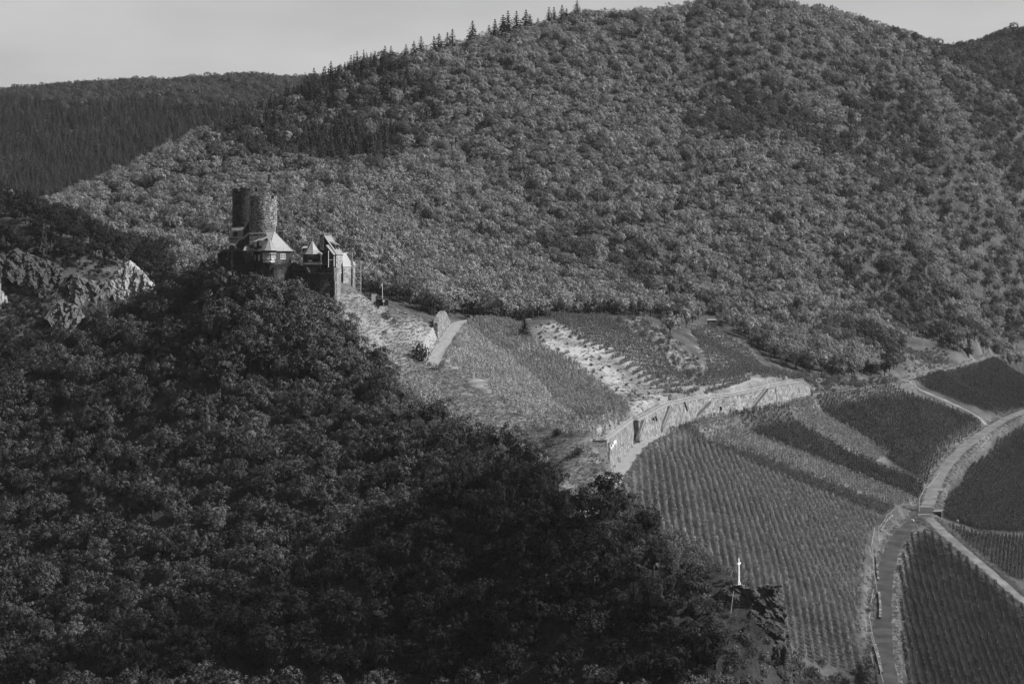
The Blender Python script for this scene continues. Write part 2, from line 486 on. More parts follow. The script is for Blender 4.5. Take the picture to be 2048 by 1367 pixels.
def H(x, y):
    x = np.asarray(x, float); y = np.asarray(y, float)
    z = tps(x, y)
    near = (x > -250) & (x < 450) & (y > 330) & (y < 1150)
    # wall step: ground on the uphill side lifted to the wall top, fading up the slope
    d, sd, zt, _ = poly_dist(x, y, wall_top)
    d = np.where(near, d, 1e9)
    z0 = tps(np.array([p[0] for p in wall_foot]), np.array([p[1] for p in wall_foot]))
    _, _, zf, _ = poly_dist(x, y, [(p[0], p[1], q) for p, q in zip(wall_foot, z0)])
    up = (sd < 0) & (d < 26)
    lift = (zt - 0.35 - zf) * (1 - sstep((d - 1.5) / 24.0)) * sstep((d - 1.6) / 1.6)
    z = np.where(up, z + np.maximum(lift, 0) , z)
    for line, hw in ROADS:
        d, sd, zr, _ = poly_dist(x, y, line)
        wgt = 1 - sstep((d - hw - 0.4) / 3.2)
        if line is uroad:
            wgt = np.where(up, 0, wgt)
        wgt = np.where(near, wgt, 0)
        z = z * (1 - wgt) + (zr - 0.12) * wgt
    fd = sstep((y - 720) / 160) * sstep((z + 45) / 30)
    z = z + fd * (3.6 * np.sin(x / 31 + 1.7 * np.sin(y / 47)) * np.sin(y / 39 + 1.3 * np.sin(x / 53)) + 1.6 * np.sin(x / 13 + 2 * np.sin(y / 29)) * np.sin(y / 17 + x / 40))
    z = np.clip(z, -160, 230)
    z = z + np.where(y < 1000, 1.0, 0.0) * 0.22 * (np.sin(x * 0.61 + 1.3 * np.sin(y * 0.23)) * np.sin(y * 0.53 + 1.1 * np.sin(x * 0.19)))
    return z

_g1 = np.arange(-240, 330.1, 2.0)
def _grow(a, lim, k=1.16, s=2.0):
    out = []
    while abs(a) < lim:
        s *= k
        a += s
        out.append(a)
    return out
gx = np.array(sorted([-v for v in _grow(240, 6000)] + list(_g1) + _grow(330, 6000)))
_g2 = np.concatenate([np.arange(370, 860, 2.0), np.arange(860, 1340, 5.0), np.arange(1340, 2000, 14.0)])
gy = np.array(sorted([370 - (v) for v in _grow(0, 3000)] + list(_g2) + _grow(2000, 7000, 1.16, 16)))
GX, GY = np.meshgrid(gx, gy)
GZ = H(GX, GY)

def h_at(x, y):
    """Bilinear height of the built ground sheet."""
    x = np.asarray(x, float); y = np.asarray(y, float)
    i = np.clip(np.searchsorted(gx, x) - 1, 0, len(gx) - 2); j = np.clip(np.searchsorted(gy, y) - 1, 0, len(gy) - 2)
    tx = (x - gx[i]) / (gx[i + 1] - gx[i]); ty = (y - gy[j]) / (gy[j + 1] - gy[j])
    return (GZ[j, i] * (1 - tx) * (1 - ty) + GZ[j, i + 1] * tx * (1 - ty) + GZ[j + 1, i] * (1 - tx) * ty + GZ[j + 1, i + 1] * tx * ty)

_YS = np.concatenate([np.arange(360, 900, 1.0), np.arange(900, 2400, 4.0)])
def hit(px, py, ymin=360.0, ymax=2400.0):
    """Where the line of sight through a pixel meets the ground."""
    ys = _YS[(_YS >= ymin) & (_YS <= ymax)]
    xs = (px - CX) / F * ys; zs = (HY - py) / F * ys
    hz = h_at(xs, ys)
    k = np.argmax(hz >= zs)
    if not (hz >= zs).any(): return None
    if k > 0:
        a = zs[k - 1] - hz[k - 1]; b = hz[k] - zs[k]
        t = a / (a + b + 1e-9)
        y = ys[k - 1] + t * (ys[k] - ys[k - 1])
    else: y = ys[0]
    x = (px - CX) / F * y
    return Vector((x, y, float(h_at(x, y))))

def visible(x, y, z):
    """Is a point above the ground seen from the camera? (vectorised)"""
    x = np.asarray(x, float); y = np.asarray(y, float); z = np.asarray(z, float)
    ok = np.ones(x.shape, bool)
    for t in np.linspace(0.45, 0.985, 36):
        ok &= h_at(x * t, y * t) < z * t
    return ok

def inpoly(x, y, poly):
    x = np.asarray(x); y = np.asarray(y)
    r = np.zeros(x.shape, bool)
    n = len(poly)
    for i in range(n):
        x1, y1 = poly[i][0], poly[i][1]; x2, y2 = poly[(i + 1) % n][0], poly[(i + 1) % n][1]
        cnd = ((y1 > y) != (y2 > y)) & (x < (x2 - x1) * (y - y1) / (y2 - y1 + 1e-12) + x1)
        r ^= cnd
    return r

def area(pts, ymin=360.0, ymax=2400.0):
    """Pixel outline laid on the ground."""
    out = []
    for p in pts:
        h = hit(p[0], p[1], ymin, ymax)
        if h is not None: out.append((h.x, h.y))
    return out

# plots and open ground, outlined
PLOT = {
 'upper_pale': area([(925, 652), (893, 690), (890, 715), (960, 775), (1040, 830), (1110, 868), (1195, 905), (1202, 884), (1160, 845), (1090, 780), (1030, 725), (980, 685)], 480),
 'upper_mid': area([(935, 650), (985, 690), (1035, 728), (1095, 783), (1165, 845), (1205, 882), (1250, 856), (1262, 825), (1215, 778), (1150, 728), (1080, 690), (1060, 668), (1000, 642), (950, 634)], 480),
 'terrace_mid': area([(1100, 634), (1215, 630), (1240, 660), (1290, 682), (1330, 718), (1370, 757), (1400, 793), (1340, 801), (1310, 778), (1250, 738), (1200, 705), (1160, 682), (1120, 652)], 560),
 'terrace_right': area([(1380, 664), (1420, 654), (1455, 677), (1500, 702), (1560, 747), (1590, 765), (1535, 768), (1480, 785), (1410, 793), (1400, 770), (1415, 730), (1400, 700)], 560),
 'spur_strip': area([(800, 765), (850, 765), (900, 812), (960, 852), (1020, 890), (1090, 930), (1110, 948), (1080, 948), (1000, 905), (930, 870), (880, 832), (820, 792)], 450),
 'lower_main': area([(1262, 905), (1300, 880), (1336, 865), (1420, 896), (1500, 928), (1640, 984), (1762, 1033), (1738, 1065), (1728, 1130), (1722, 1200), (1722, 1280), (1730, 1340), (1680, 1335), (1600, 1310), (1560, 1250), (1480, 1150), (1330, 1080), (1250, 1000), (1238, 965)], 430),
 'lower_band': area([(1364, 853), (1385, 842), (1430, 832), (1540, 882), (1640, 922), (1740, 962), (1832, 1003), (1800, 1014), (1650, 958), (1500, 902)], 430),
 'thin_dark': area([(1340, 864), (1362, 854), (1500, 904), (1650, 961), (1795, 1016), (1768, 1030), (1640, 982), (1500, 926)], 430),
 'dark_block': area([(1438, 831), (1545, 813), (1660, 882), (1760, 932), (1850, 972), (1835, 1000), (1740, 960), (1640, 920), (1540, 880)], 430),
 'pale_block': area([(1550, 812), (1600, 799), (1630, 812), (1720, 872), (1785, 912), (1750, 925), (1690, 895), (1620, 852)], 430),
 'far_dark': area([(1608, 796), (1660, 786), (1785, 768), (1880, 808), (1972, 850), (1910, 900), (1868, 955), (1852, 970), (1790, 930), (1724, 872), (1640, 815)], 430),
 'corner': area([(1822, 760), (1900, 742), (1990, 718), (2060, 750), (2060, 812), (1998, 835), (1900, 795)], 430),
 'below_road': area([(2060, 845), (1995, 880), (1940, 938), (1893, 1000), (1885, 1035), (1960, 1060), (2060, 1065)], 430),
 'wide_rows': area([(1890, 1050), (1960, 1070), (2060, 1075), (2060, 1170), (2000, 1140), (1940, 1095)], 430),
 'triangle': area([(1850, 1062), (1880, 1082), (1980, 1164), (2060, 1225), (2060, 1380), (1812, 1380), (1802, 1250), (1800, 1140), (1818, 1075)], 430),
}
GRASS = {
 'shoulder': area([(700, 578), (760, 608), (845, 636), (880, 645), (865, 700), (890, 722), (960, 780), (1040, 835), (1110, 875), (1195, 915), (1205, 955), (1180, 985), (1120, 985), (1080, 950), (980, 900), (900, 860), (800, 790), (770, 740), (700, 690), (680, 640), (668, 585)], 430),
 'pale': area([(1062, 664), (1098, 640), (1125, 655), (1200, 707), (1250, 740), (1310, 780), (1340, 803), (1300, 825), (1270, 838), (1262, 820), (1215, 776), (1150, 727), (1085, 690)], 480),
 'gully': area([(1225, 640), (1290, 636), (1330, 665), (1375, 700), (1410, 735), (1400, 785), (1370, 755), (1330, 715), (1290, 680), (1245, 660)], 560),
 'wall_right': area([(1545, 738), (1620, 752), (1700, 760), (1800, 757), (1800, 770), (1660, 785), (1600, 780), (1570, 755)], 560),
 'rough': area([(1800, 690), (1870, 690), (1905, 712), (1890, 732), (1810, 752)], 700),
}

# ------------------------------------------------------------------ ground sheet
ny_, nx_ = GX.shape
gv = np.stack([GX.ravel(), GY.ravel(), GZ.ravel()], 1)
_idx = np.arange(nx_ * ny_).reshape(ny_, nx_)
gf = np.stack([_idx[:-1, :-1], _idx[:-1, 1:], _idx[1:, 1:], _idx[1:, :-1]], -1).reshape(-1, 4)
def fast_mesh(name, v, f, mats=(), smooth=False, mi=None, nr=None):
    v = np.asarray(v, dtype=np.float32); f = np.asarray(f, dtype=np.int32)
    me = bpy.data.meshes.new(name)
    me.vertices.add(len(v)); me.vertices.foreach_set('co', v.ravel())
    k = f.shape[1]
    me.loops.add(f.size); me.loops.foreach_set('vertex_index', f.ravel())
    me.polygons.add(len(f)); me.polygons.foreach_set('loop_start', np.arange(0, f.size, k, dtype=np.int32))
    for m in mats: me.materials.append(m)
    if mi is not None: me.polygons.foreach_set('material_index', np.asarray(mi, dtype=np.int32))
    me.polygons.foreach_set('use_smooth', np.full(len(f), smooth))
    me.update(calc_edges=True)
    me.validate()
    if nr is not None:
        me.polygons.foreach_set('use_smooth', np.full(len(f), True))
        me.normals_split_custom_set_from_vertices(np.asarray(nr, dtype=np.float32))
    return me
me = fast_mesh('ground', gv, gf, smooth=True)
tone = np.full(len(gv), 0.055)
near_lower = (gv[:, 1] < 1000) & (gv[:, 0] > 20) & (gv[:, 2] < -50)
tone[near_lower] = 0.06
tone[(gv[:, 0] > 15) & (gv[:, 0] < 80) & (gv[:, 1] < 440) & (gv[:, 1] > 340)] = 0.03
for k, p_ in GRASS.items():
    tone[inpoly(gv[:, 0], gv[:, 1], p_)] = {'pale': 0.2, 'shoulder': 0.15, 'gully': 0.14, 'wall_right': 0.12, 'rough': 0.08}[k]
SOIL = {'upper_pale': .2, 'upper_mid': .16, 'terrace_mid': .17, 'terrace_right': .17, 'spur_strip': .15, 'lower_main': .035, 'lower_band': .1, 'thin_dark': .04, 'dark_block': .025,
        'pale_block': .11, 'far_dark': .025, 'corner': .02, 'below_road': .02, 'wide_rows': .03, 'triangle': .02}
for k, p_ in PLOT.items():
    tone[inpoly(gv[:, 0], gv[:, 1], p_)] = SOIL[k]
for line, hw in ROADS:
    d_, sd_, _, _ = poly_dist(gv[:, 0], gv[:, 1], line)
    tone[(d_ < hw + 2.2) & (np.hypot(gv[:, 0], gv[:, 1] - 650) < 500)] = 0.1
tone = tone.reshape(ny_, nx_)
t2 = tone.copy()
t2[1:-1, 1:-1] = (tone[1:-1, 1:-1] * 2 + tone[:-2, 1:-1] + tone[2:, 1:-1] + tone[1:-1, :-2] + tone[1:-1, 2:]) / 6
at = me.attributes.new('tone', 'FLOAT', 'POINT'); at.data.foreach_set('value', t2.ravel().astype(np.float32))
def mat_ground():
    m, n, l, out = nt('ground cover')
    a = n.new('ShaderNodeAttribute'); a.attribute_name = 'tone'
    tc = n.new('ShaderNodeTexCoord')
    t1 = n.new('ShaderNodeTexNoise'); t1.inputs['Scale'].default_value = 0.09; t1.inputs['Detail'].default_value = 8
    t2 = n.new('ShaderNodeTexNoise'); t2.inputs['Scale'].default_value = 0.9; t2.inputs['Detail'].default_value = 5
    for t in (t1, t2): l.new(tc.outputs['Object'], t.inputs['Vector'])
    r1 = n.new('ShaderNodeMapRange'); r1.inputs[1].default_value = .35; r1.inputs[2].default_value = .65; r1.inputs[3].default_value = .6; r1.inputs[4].default_value = 1.25
    r2 = n.new('ShaderNodeMapRange'); r2.inputs[1].default_value = .3; r2.inputs[2].default_value = .7; r2.inputs[3].default_value = .75; r2.inputs[4].default_value = 1.2
    l.new(t1.outputs['Fac'], r1.inputs[0]); l.new(t2.outputs['Fac'], r2.inputs[0])
    m1 = n.new('ShaderNodeMath'); m1.operation = 'MULTIPLY'; m2 = n.new('ShaderNodeMath'); m2.operation = 'MULTIPLY'
    l.new(a.outputs['Fac'], m1.inputs[0]); l.new(r1.outputs[0], m1.inputs[1])
    l.new(m1.outputs[0], m2.inputs[0]); l.new(r2.outputs[0], m2.inputs[1])
    bp = n.new('ShaderNodeBump'); bp.inputs['Strength'].default_value = 0.8; bp.inputs['Distance'].default_value = 0.35
    l.new(t2.outputs['Fac'], bp.inputs['Height'])
    d = n.new('ShaderNodeBsdfDiffuse')
    l.new(m2.outputs[0], d.inputs['Color']); l.new(bp.outputs['Normal'], d.inputs['Normal'])
    l.new(d.outputs[0], out.inputs['Surface'])
    return m
me.materials.append(mat_ground())
ground = link('ground', me)
tag(ground, kind='structure')

# ------------------------------------------------------------------ roads
def ribbon(name, line, hw, mat, lift=0.05, step=1, drape=False):
    pts = line[::step]
    vs, fs = [], []
    for i, p in enumerate(pts):
        a = pts[max(i - 1, 0)]; b = pts[min(i + 1, len(pts) - 1)]
        d = Vector((b[0] - a[0], b[1] - a[1], 0)).normalized(); nrm = Vector((d.y, -d.x, 0))
        for k in (-1, -0.5, 0, 0.5, 1):
            q = Vector(p) + nrm * (hw * k + 0.12 * math.sin(i * 1.7 + k * 3) * (abs(k) == 1))
            vs.append((q.x, q.y, (float(h_at(q.x, q.y)) + .1 if drape else p[2]) + lift + 0.03 * (1 - k * k)))
        if i:
            for k in range(4):
                fs.append(((i - 1) * 5 + k, (i - 1) * 5 + k + 1, i * 5 + k + 1, i * 5 + k))
    me = bpy.data.meshes.new(name); me.from_pydata(vs, [], fs); me.materials.append(mat)
    for p in me.polygons: p.use_smooth = True
    o = link(name, me)
    tag(o, kind='structure')
    return o
n_j = next(i for i, p in enumerate(lroad) if p[1] > 650)
ribbon('dark_lane', lroad[:n_j + 2], 2.4, M_dtrack, 0.05)
ribbon('lower_road', lroad[n_j:], 2.4, M_road, 0.056)
ribbon('branch_road', broad, 2.0, M_road, 0.062)
n_w = next(i for i, p in enumerate(uroad) if p[0] > 134)
n_v = next(i for i, p in enumerate(uroad) if CX + F * p[0] / p[1] > 1352)
ribbon('wall_road', uroad[:n_v], 2.1, M_track, 0.05)
ribbon('wood_edge_track', uroad[n_w - 1:], 1.0, M_road, 0.056)
ribbon('castle_track', ctrack, 2.2, M_track, 0.05)
xtrack = [(p[0], p[1], float(h_at(p[0], p[1])) + .25) for p in xtrack]
ribbon('vineyard_path', xtrack, 1.3, M_road, 0.056, 1, True)

# ------------------------------------------------------------------ plant meshes
def quads(cen, nrm, size, asp=0.6, r=None):
    """Leaf-sized faces: centres, normals, sizes -> vertices and faces."""
    r = r or rng
    n = len(cen)
    nrm = nrm / (np.linalg.norm(nrm, axis=1, keepdims=True) + 1e-9)
    rv = r.normal(size=(n, 3))
    u = np.cross(nrm, rv); u /= (np.linalg.norm(u, axis=1, keepdims=True) + 1e-9)
    v_ = np.cross(nrm, u)
    s = np.asarray(size).reshape(-1, 1) * np.ones((n, 1)) / 2
    a = u * s; b = v_ * s * asp
    bend = nrm * s * 0.25
    vs = np.stack([cen - a - bend, cen - b, cen + a - bend, cen + b], 1).reshape(-1, 3)
    fs = np.arange(4 * n).reshape(n, 4)
    return vs, fs

def cone_mesh(paths, n=6):
    vs, fs = [], []
    for path in paths:
        k0 = len(vs)
        for i, (p, rad) in enumerate(path):
            for j in range(n):
                t = 2 * math.pi * j / n
                vs.append((p[0] + rad * math.cos(t), p[1] + rad * math.sin(t), p[2]))
            if i:
                for j in range(n):
                    fs.append((k0 + (i - 1) * n + j, k0 + (i - 1) * n + (j + 1) % n, k0 + i * n + (j + 1) % n, k0 + i * n + j))
    return np.array(vs), np.array(fs)

def broadleaf(seed, h=9.5, rad=3.9, nsub=66, per=34, leaf=0.36, low=0.28):
    r = np.random.default_rng(seed)
    ctr = np.array([0, 0, h * 0.6]); ax = np.array([rad, rad * r.uniform(.85, 1.1), h * 0.36])
    nl = 11
    dirs = r.normal(size=(nl, 3)); dirs[:, 2] = np.abs(dirs[:, 2]) * 0.9 - 0.35
    dirs /= np.linalg.norm(dirs, axis=1, keepdims=True)
    lob = ctr + dirs * ax * r.uniform(.45, .78, (nl, 1)); lr = rad * r.uniform(.34, .52, nl)
    lob = np.vstack([lob, ctr + [0, 0, h * 0.12]]); lr = np.append(lr, rad * 0.55)
    which = r.integers(0, len(lob), nsub)
    sd = r.normal(size=(nsub, 3)); sd[:, 2] = sd[:, 2] * 0.8 + 0.35
    sd /= np.linalg.norm(sd, axis=1, keepdims=True)
    sc = lob[which] + sd * lr[which][:, None] * r.uniform(.8, 1.1, (nsub, 1)); sr = rad * r.uniform(.13, .23, nsub)
    wi = np.repeat(np.arange(nsub), per)
    ld = r.normal(size=(len(wi), 3)); ld[:, 2] = ld[:, 2] * 0.9 + 0.25
    ld /= np.linalg.norm(ld, axis=1, keepdims=True)
    cen = sc[wi] + ld * sr[wi][:, None] * r.uniform(.7, 1.2, (len(wi), 1))
    keep = np.ones(len(cen), bool)
    for k in range(len(lob)):
        keep &= np.linalg.norm(cen - lob[k], axis=1) > lr[k] * 0.72
    keep &= cen[:, 2] > h * low * 0.8
    cen, ld = cen[keep], ld[keep]
    nn = ld + r.normal(size=ld.shape) * 0.55
    vs, fs = quads(cen, nn, r.uniform(.7, 1.3, len(cen)) * leaf, 0.75, r)
    big = lob[which][wi][keep]; soft = ld * .8 + (cen - big) / (np.linalg.norm(cen - big, axis=1, keepdims=True) + 1e-6) * .9 + r.normal(size=ld.shape) * .14
    # dull inner leaves close the crown
    n2 = 130
    d2 = r.normal(size=(n2, 3)); d2 /= np.linalg.norm(d2, axis=1, keepdims=True)
    c2 = ctr + d2 * ax * r.uniform(.3, .62, (n2, 1))
    v2, f2 = quads(c2, d2, r.uniform(.9, 1.5, n2) * leaf * 2.4, 0.8, r)
    nrm_ = np.repeat(np.vstack([soft, d2]), 4, 0); nrm_ /= np.linalg.norm(nrm_, axis=1, keepdims=True)
    crown = (np.vstack([vs, v2]), np.vstack([fs, f2 + len(vs)]), nrm_)
    paths = [[((0, 0, -1.2), .34), ((r.normal() * .1, r.normal() * .1, h * .25), .24), ((r.normal() * .25, r.normal() * .25, h * .62), .12)]]
    for k in range(5):
        e = lob[k]
        paths.append([((0, 0, h * r.uniform(.2, .36)), .13), (tuple(e * [.5, .5, .8] + [0, 0, h * .05]), .09), (tuple(e), .04)])
    return crown, cone_mesh(paths)

def conifer(seed, h=13.0, rad=2.6, tiers=17, leaf=0.5, sparse=1.0):
    r = np.random.default_rng(seed)
    cen, nr, sz = [], [], []
    for t in range(tiers):
        q = t / (tiers - 1)
        z = h * (0.14 + 0.84 * q)
        R0 = rad * (1 - q) ** 0.85 * r.uniform(.82, 1.15) + 0.12
        nb = max(4, int((5 + 8 * (1 - q)) * sparse))
        a0 = r.uniform(0, 6.3)
        for b in range(nb):
            a = a0 + 6.283 * b / nb + r.normal() * .15
            Rb = R0 * r.uniform(.7, 1.1)
            k = max(2, int(Rb / 0.3))
            for s in range(k):
                f = (s + r.uniform(.3, 1)) / k
                cen.append((math.cos(a) * Rb * f, math.sin(a) * Rb * f, z - Rb * f * 0.34 + r.normal() * .08))
                nr.append((math.cos(a) * .45 + r.normal() * .3, math.sin(a) * .45 + r.normal() * .3, 1.0))
                sz.append(leaf * r.uniform(.8, 1.4) * (0.75 + .5 * (1 - q)))
    cen.append((0, 0, h)); nr.append((1, 0, .2)); sz.append(.5)
    vs, fs = quads(np.array(cen), np.array(nr), np.array(sz), .65, r)
    return (vs, fs), cone_mesh([[((0, 0, -1), .22), ((0, 0, h * .5), .13), ((0, 0, h * .98), .03)]])

def bush(seed, h=1.6, rad=1.0, n=170, leaf=0.3):
    r = np.random.default_rng(seed)
    k = 7
    lob = r.normal(size=(k, 3)) * [rad * .45, rad * .45, h * .15] + [0, 0, h * .5]
    wi = r.integers(0, k, n)
    d = r.normal(size=(n, 3)); d /= np.linalg.norm(d, axis=1, keepdims=True)
    cen = lob[wi] + d * [rad * .5, rad * .5, h * .42] * r.uniform(.7, 1.1, (n, 1))
    cen[:, 2] = np.maximum(cen[:, 2], 0.02)
    vs, fs = quads(cen, d + r.normal(size=d.shape) * .5, r.uniform(.7, 1.4, n) * leaf, .7, r)
    return (vs, fs), cone_mesh([[((0, 0, -.5), .07), ((0, 0, h * .5), .03)]])

def vine(seed, h=1.9, rad=0.36, n=46, leaf=0.3):
    r = np.random.default_rng(seed)
    z = r.uniform(.12, 1.0, n) * h
    a = r.uniform(0, 6.283, n)
    rr = rad * r.uniform(.5, 1.15, n) * (0.65 + .6 * np.sin(np.clip(z / h, 0, 1) * 2.6))
    cen = np.stack([np.cos(a) * rr, np.sin(a) * rr, z], 1)
    d = np.stack([np.cos(a), np.sin(a), r.normal(size=n) * .5 + .35], 1)
    vs, fs = quads(cen, d + r.normal(size=d.shape) * .45, r.uniform(.7, 1.4, n) * leaf, .8, r)
    return (vs, fs), cone_mesh([[((0, 0, -.4), .035), ((0, 0, h * 1.08), .03)]], 4)

def tuft(seed, h=0.55, n=16):
    r = np.random.default_rng(seed)
    cen = np.stack([r.normal(size=n) * .35, r.normal(size=n) * .35, r.uniform(.1, .5, n) * h], 1)
    d = r.normal(size=(n, 3)); d[:, 2] *= .5
    return quads(cen, d, r.uniform(.6, 1.2, n) * h, .3, r)

def joined(name, leafpart, woodpart, lm, wm):
    v = np.vstack([leafpart[0], woodpart[0]]); f = np.vstack([leafpart[1], woodpart[1] + len(leafpart[0])])
    nr = None
    if len(leafpart) > 2:
        wnr = woodpart[0] * [1, 1, 0]; wnr = wnr / (np.linalg.norm(wnr, axis=1, keepdims=True) + 1e-6); nr = np.vstack([leafpart[2], wnr])
    return fast_mesh(name, v, f, (lm, wm), mi=np.r_[np.zeros(len(leafpart[1])), np.ones(len(woodpart[1]))], nr=nr)

def proto(name, mes):
    """A loose collection of plant shapes that the masses of plants draw on."""
    cl = bpy.data.collections.new(name)
    for i, m in enumerate(mes):
        o = bpy.data.objects.new('%s_%02d' % (name, i), m); cl.objects.link(o)
    return cl

_groups = {}
def gn_group(cl):
    if cl.name in _groups: return _groups[cl.name]
    ng = bpy.data.node_groups.new('spread ' + cl.name, 'GeometryNodeTree')
    ng.interface.new_socket('Geometry', in_out='INPUT', socket_type='NodeSocketGeometry')
    ng.interface.new_socket('Geometry', in_out='OUTPUT', socket_type='NodeSocketGeometry')
    n, l = ng.nodes, ng.links
    gi = n.new('NodeGroupInput'); go = n.new('NodeGroupOutput')
    ci = n.new('GeometryNodeCollectionInfo'); ci.inputs['Collection'].default_value = cl
    ci.inputs['Separate Children'].default_value = True; ci.inputs['Reset Children'].default_value = True
    ip = n.new('GeometryNodeInstanceOnPoints'); ip.inputs['Pick Instance'].default_value = True
    def attr(nm, ty):
        a = n.new('GeometryNodeInputNamedAttribute'); a.data_type = ty; a.inputs['Name'].default_value = nm
        return [s for s in a.outputs if s.enabled and s.name == 'Attribute'][0]
    l.new(gi.outputs[0], ip.inputs['Points']); l.new(ci.outputs[0], ip.inputs['Instance'])
    l.new(attr('vid', 'INT'), ip.inputs['Instance Index'])
    e2r = n.new('FunctionNodeEulerToRotation')
    l.new(attr('rot', 'FLOAT_VECTOR'), e2r.inputs[0]); l.new(e2r.outputs[0], ip.inputs['Rotation'])
    l.new(attr('scl', 'FLOAT_VECTOR'), ip.inputs['Scale'])
    l.new(ip.outputs[0], go.inputs[0])
    _groups[cl.name] = ng
    return ng

def spread(name, pts, cl, smin=.8, smax=1.2, label=None, cat=None, squash=.12, tilt=.05, cap=None):
    pts = np.asarray(pts, dtype=np.float32)
    n = len(pts)
    me = bpy.data.meshes.new(name)
    me.vertices.add(n); me.vertices.foreach_set('co', pts.ravel())
    rot = np.stack([rng.normal(size=n) * tilt, rng.normal(size=n) * tilt, rng.uniform(0, 6.283, n)], 1).astype(np.float32)
    s = rng.uniform(smin, smax, n)
    if cap is not None: s = np.where(cap < 8, np.minimum(cap, 1.9) * rng.uniform(.68, 1, n), s)
    sc = np.stack([s, s, s * rng.uniform(1 - squash, 1 + squash, n)], 1).astype(np.float32)
    a = me.attributes.new('rot', 'FLOAT_VECTOR', 'POINT'); a.data.foreach_set('vector', rot.ravel())
    a = me.attributes.new('scl', 'FLOAT_VECTOR', 'POINT'); a.data.foreach_set('vector', sc.ravel())
    a = me.attributes.new('vid', 'INT', 'POINT'); a.data.foreach_set('value', rng.integers(0, len(cl.objects), n).astype(np.int32))
    o = link(name, me)
    md = o.modifiers.new('spread', 'NODES'); md.node_group = gn_group(cl)
    tag(o, label, cat, kind='stuff')
    return o

OAK = [broadleaf(100 + i, h=random.uniform(8.5, 10.5), rad=random.uniform(3.5, 4.3)) for i in range(7)]
BEECH = [broadleaf(200 + i, h=random.uniform(10, 13), rad=random.uniform(4.4, 5.6), nsub=72, per=30, leaf=0.46) for i in range(7)]
SPRUCE = [conifer(300 + i, h=random.uniform(11, 15), rad=random.uniform(2.9, 3.8), leaf=.8) for i in range(5)]
BUSH = [bush(400 + i) for i in range(4)]
VINE = [vine(500 + i) for i in range(4)]
C_oak = proto('oak_shape', [joined('oak', a, b, M_leaf, M_bark) for a, b in OAK])
C_mid = proto('mid_tone_shape', [joined('oak', a, b, M_leafm, M_bark) for a, b in OAK])
C_beech = proto('beech_shape', [joined('beech', a, b, M_leaf2, M_bark) for a, b in BEECH])
C_spruce = proto('spruce_shape', [joined('spruce', a, b, M_needle, M_bark) for a, b in SPRUCE])
C_bush = proto('bush_shape', [joined('bush', a, b, M_shrub, M_bark) for a, b in BUSH])
C_vl = proto('vine_pale_shape', [joined('vine', a, b, M_vine_l, M_stake) for a, b in VINE])
C_vm = proto('vine_mid_shape', [joined('vine', a, b, M_vine_m, M_stake) for a, b in VINE])
C_vt = proto('vine_terrace_shape', [joined('vine', a, b, M_vine_t, M_stake) for a, b in VINE])
C_vd = proto('vine_dark_shape', [joined('vine', a, b, M_vine_d, M_stake) for a, b in VINE])
C_tuft = proto('grass_shape', [fast_mesh('grass', *tuft(600 + i), (M_grassb,)) for i in range(4)])

# ------------------------------------------------------------------ where the woods stand
def jgrid(x0, x1, y0, y1, s, jit=.38):
    xs = np.arange(x0, x1, s); ys = np.arange(y0, y1, s * .87)
    X, Y = np.meshgrid(xs, ys)
    X = X + (np.arange(len(ys)) % 2 * s / 2)[:, None]
    X = X + rng.normal(size=X.shape) * s * jit * .6; Y = Y + rng.normal(size=Y.shape) * s * jit * .6
    return X.ravel(), Y.ravel()

OPEN = list(PLOT.values()) + list(GRASS.values())
def clear_of(x, y, road=4.0, polys=OPEN):
    ok = np.ones(x.shape, bool)
    for p_ in polys: ok &= ~inpoly(x, y, p_)
    for line, hw in ROADS:
        d, _, _, _ = poly_dist(x, y, line); ok &= d > hw + road
    d, _, _, _ = poly_dist(x, y, wall_foot); ok &= d > 4
    return ok

FLANK = [(-260, 900), (-160, 800), (0, 770), (170, 640), (300, 575), (430, 525), (480, 545), (540, 572), (620, 582), (676, 600), (672, 650), (700, 700), (765, 745), (790, 800), (880, 855), (980, 905), (1075, 955), (1120, 1000), (1132, 1035),
         (1215, 1062), (1280, 1125), (1330, 1180), (1400, 1235), (1470, 1300), (1540, 1420), (1540, 1700), (-260, 1700)]
x, y = jgrid(-230, 60, 372, 660, 5.3)
z = h_at(x, y)
px, py = pix(x, y, z)
m = inpoly(px, py, FLANK) & clear_of(x, y, 2.0) & visible(x, y, z + 9) & (py < 1480) & (px > -200)
castle_zone = np.hypot((x + 80) / 19, (y - 608) / 17) < 1
castle_zone |= np.hypot((x + 62) / 11, (y - 600) / 11) < 1
m &= ~castle_zone
m &= ~(np.hypot(x - 15, y - 440) < 6)
# crowns stay below the castle's walls
lim = np.interp(px, [300, 430, 500, 540, 590, 615, 650, 672, 690, 720], [520, 518, 528, 536, 548, 566, 574, 584, 600, 560])
top_py = HY - F * (z + 8.5) / y
cap_ = np.where((y > 555) & (px > 425) & (px < 700), ((HY - lim) / F * y - z) / 10.5, 9.0)
m &= cap_ > .3
FL = np.stack([x[m], y[m], z[m] - 0.2], 1); FCAP = cap_[m]
bx_, by_ = jgrid(-115, -50, 568, 606, 2.6)
bz_ = h_at(bx_, by_); bqx, bqy = pix(bx_, by_, bz_); btop = HY - F * (bz_ + 2.0) / by_
bm_ = (btop > np.interp(bqx, [300, 430, 500, 540, 590, 615, 650, 672, 690, 720], [510, 512, 530, 540, 552, 572, 576, 590, 600, 600])) & (bqx > 420) & (bqx < 690) & ~inpoly(bx_, by_, GRASS['shoulder'])
UNDER = np.stack([bx_[bm_], by_[bm_], bz_[bm_] - .2], 1)

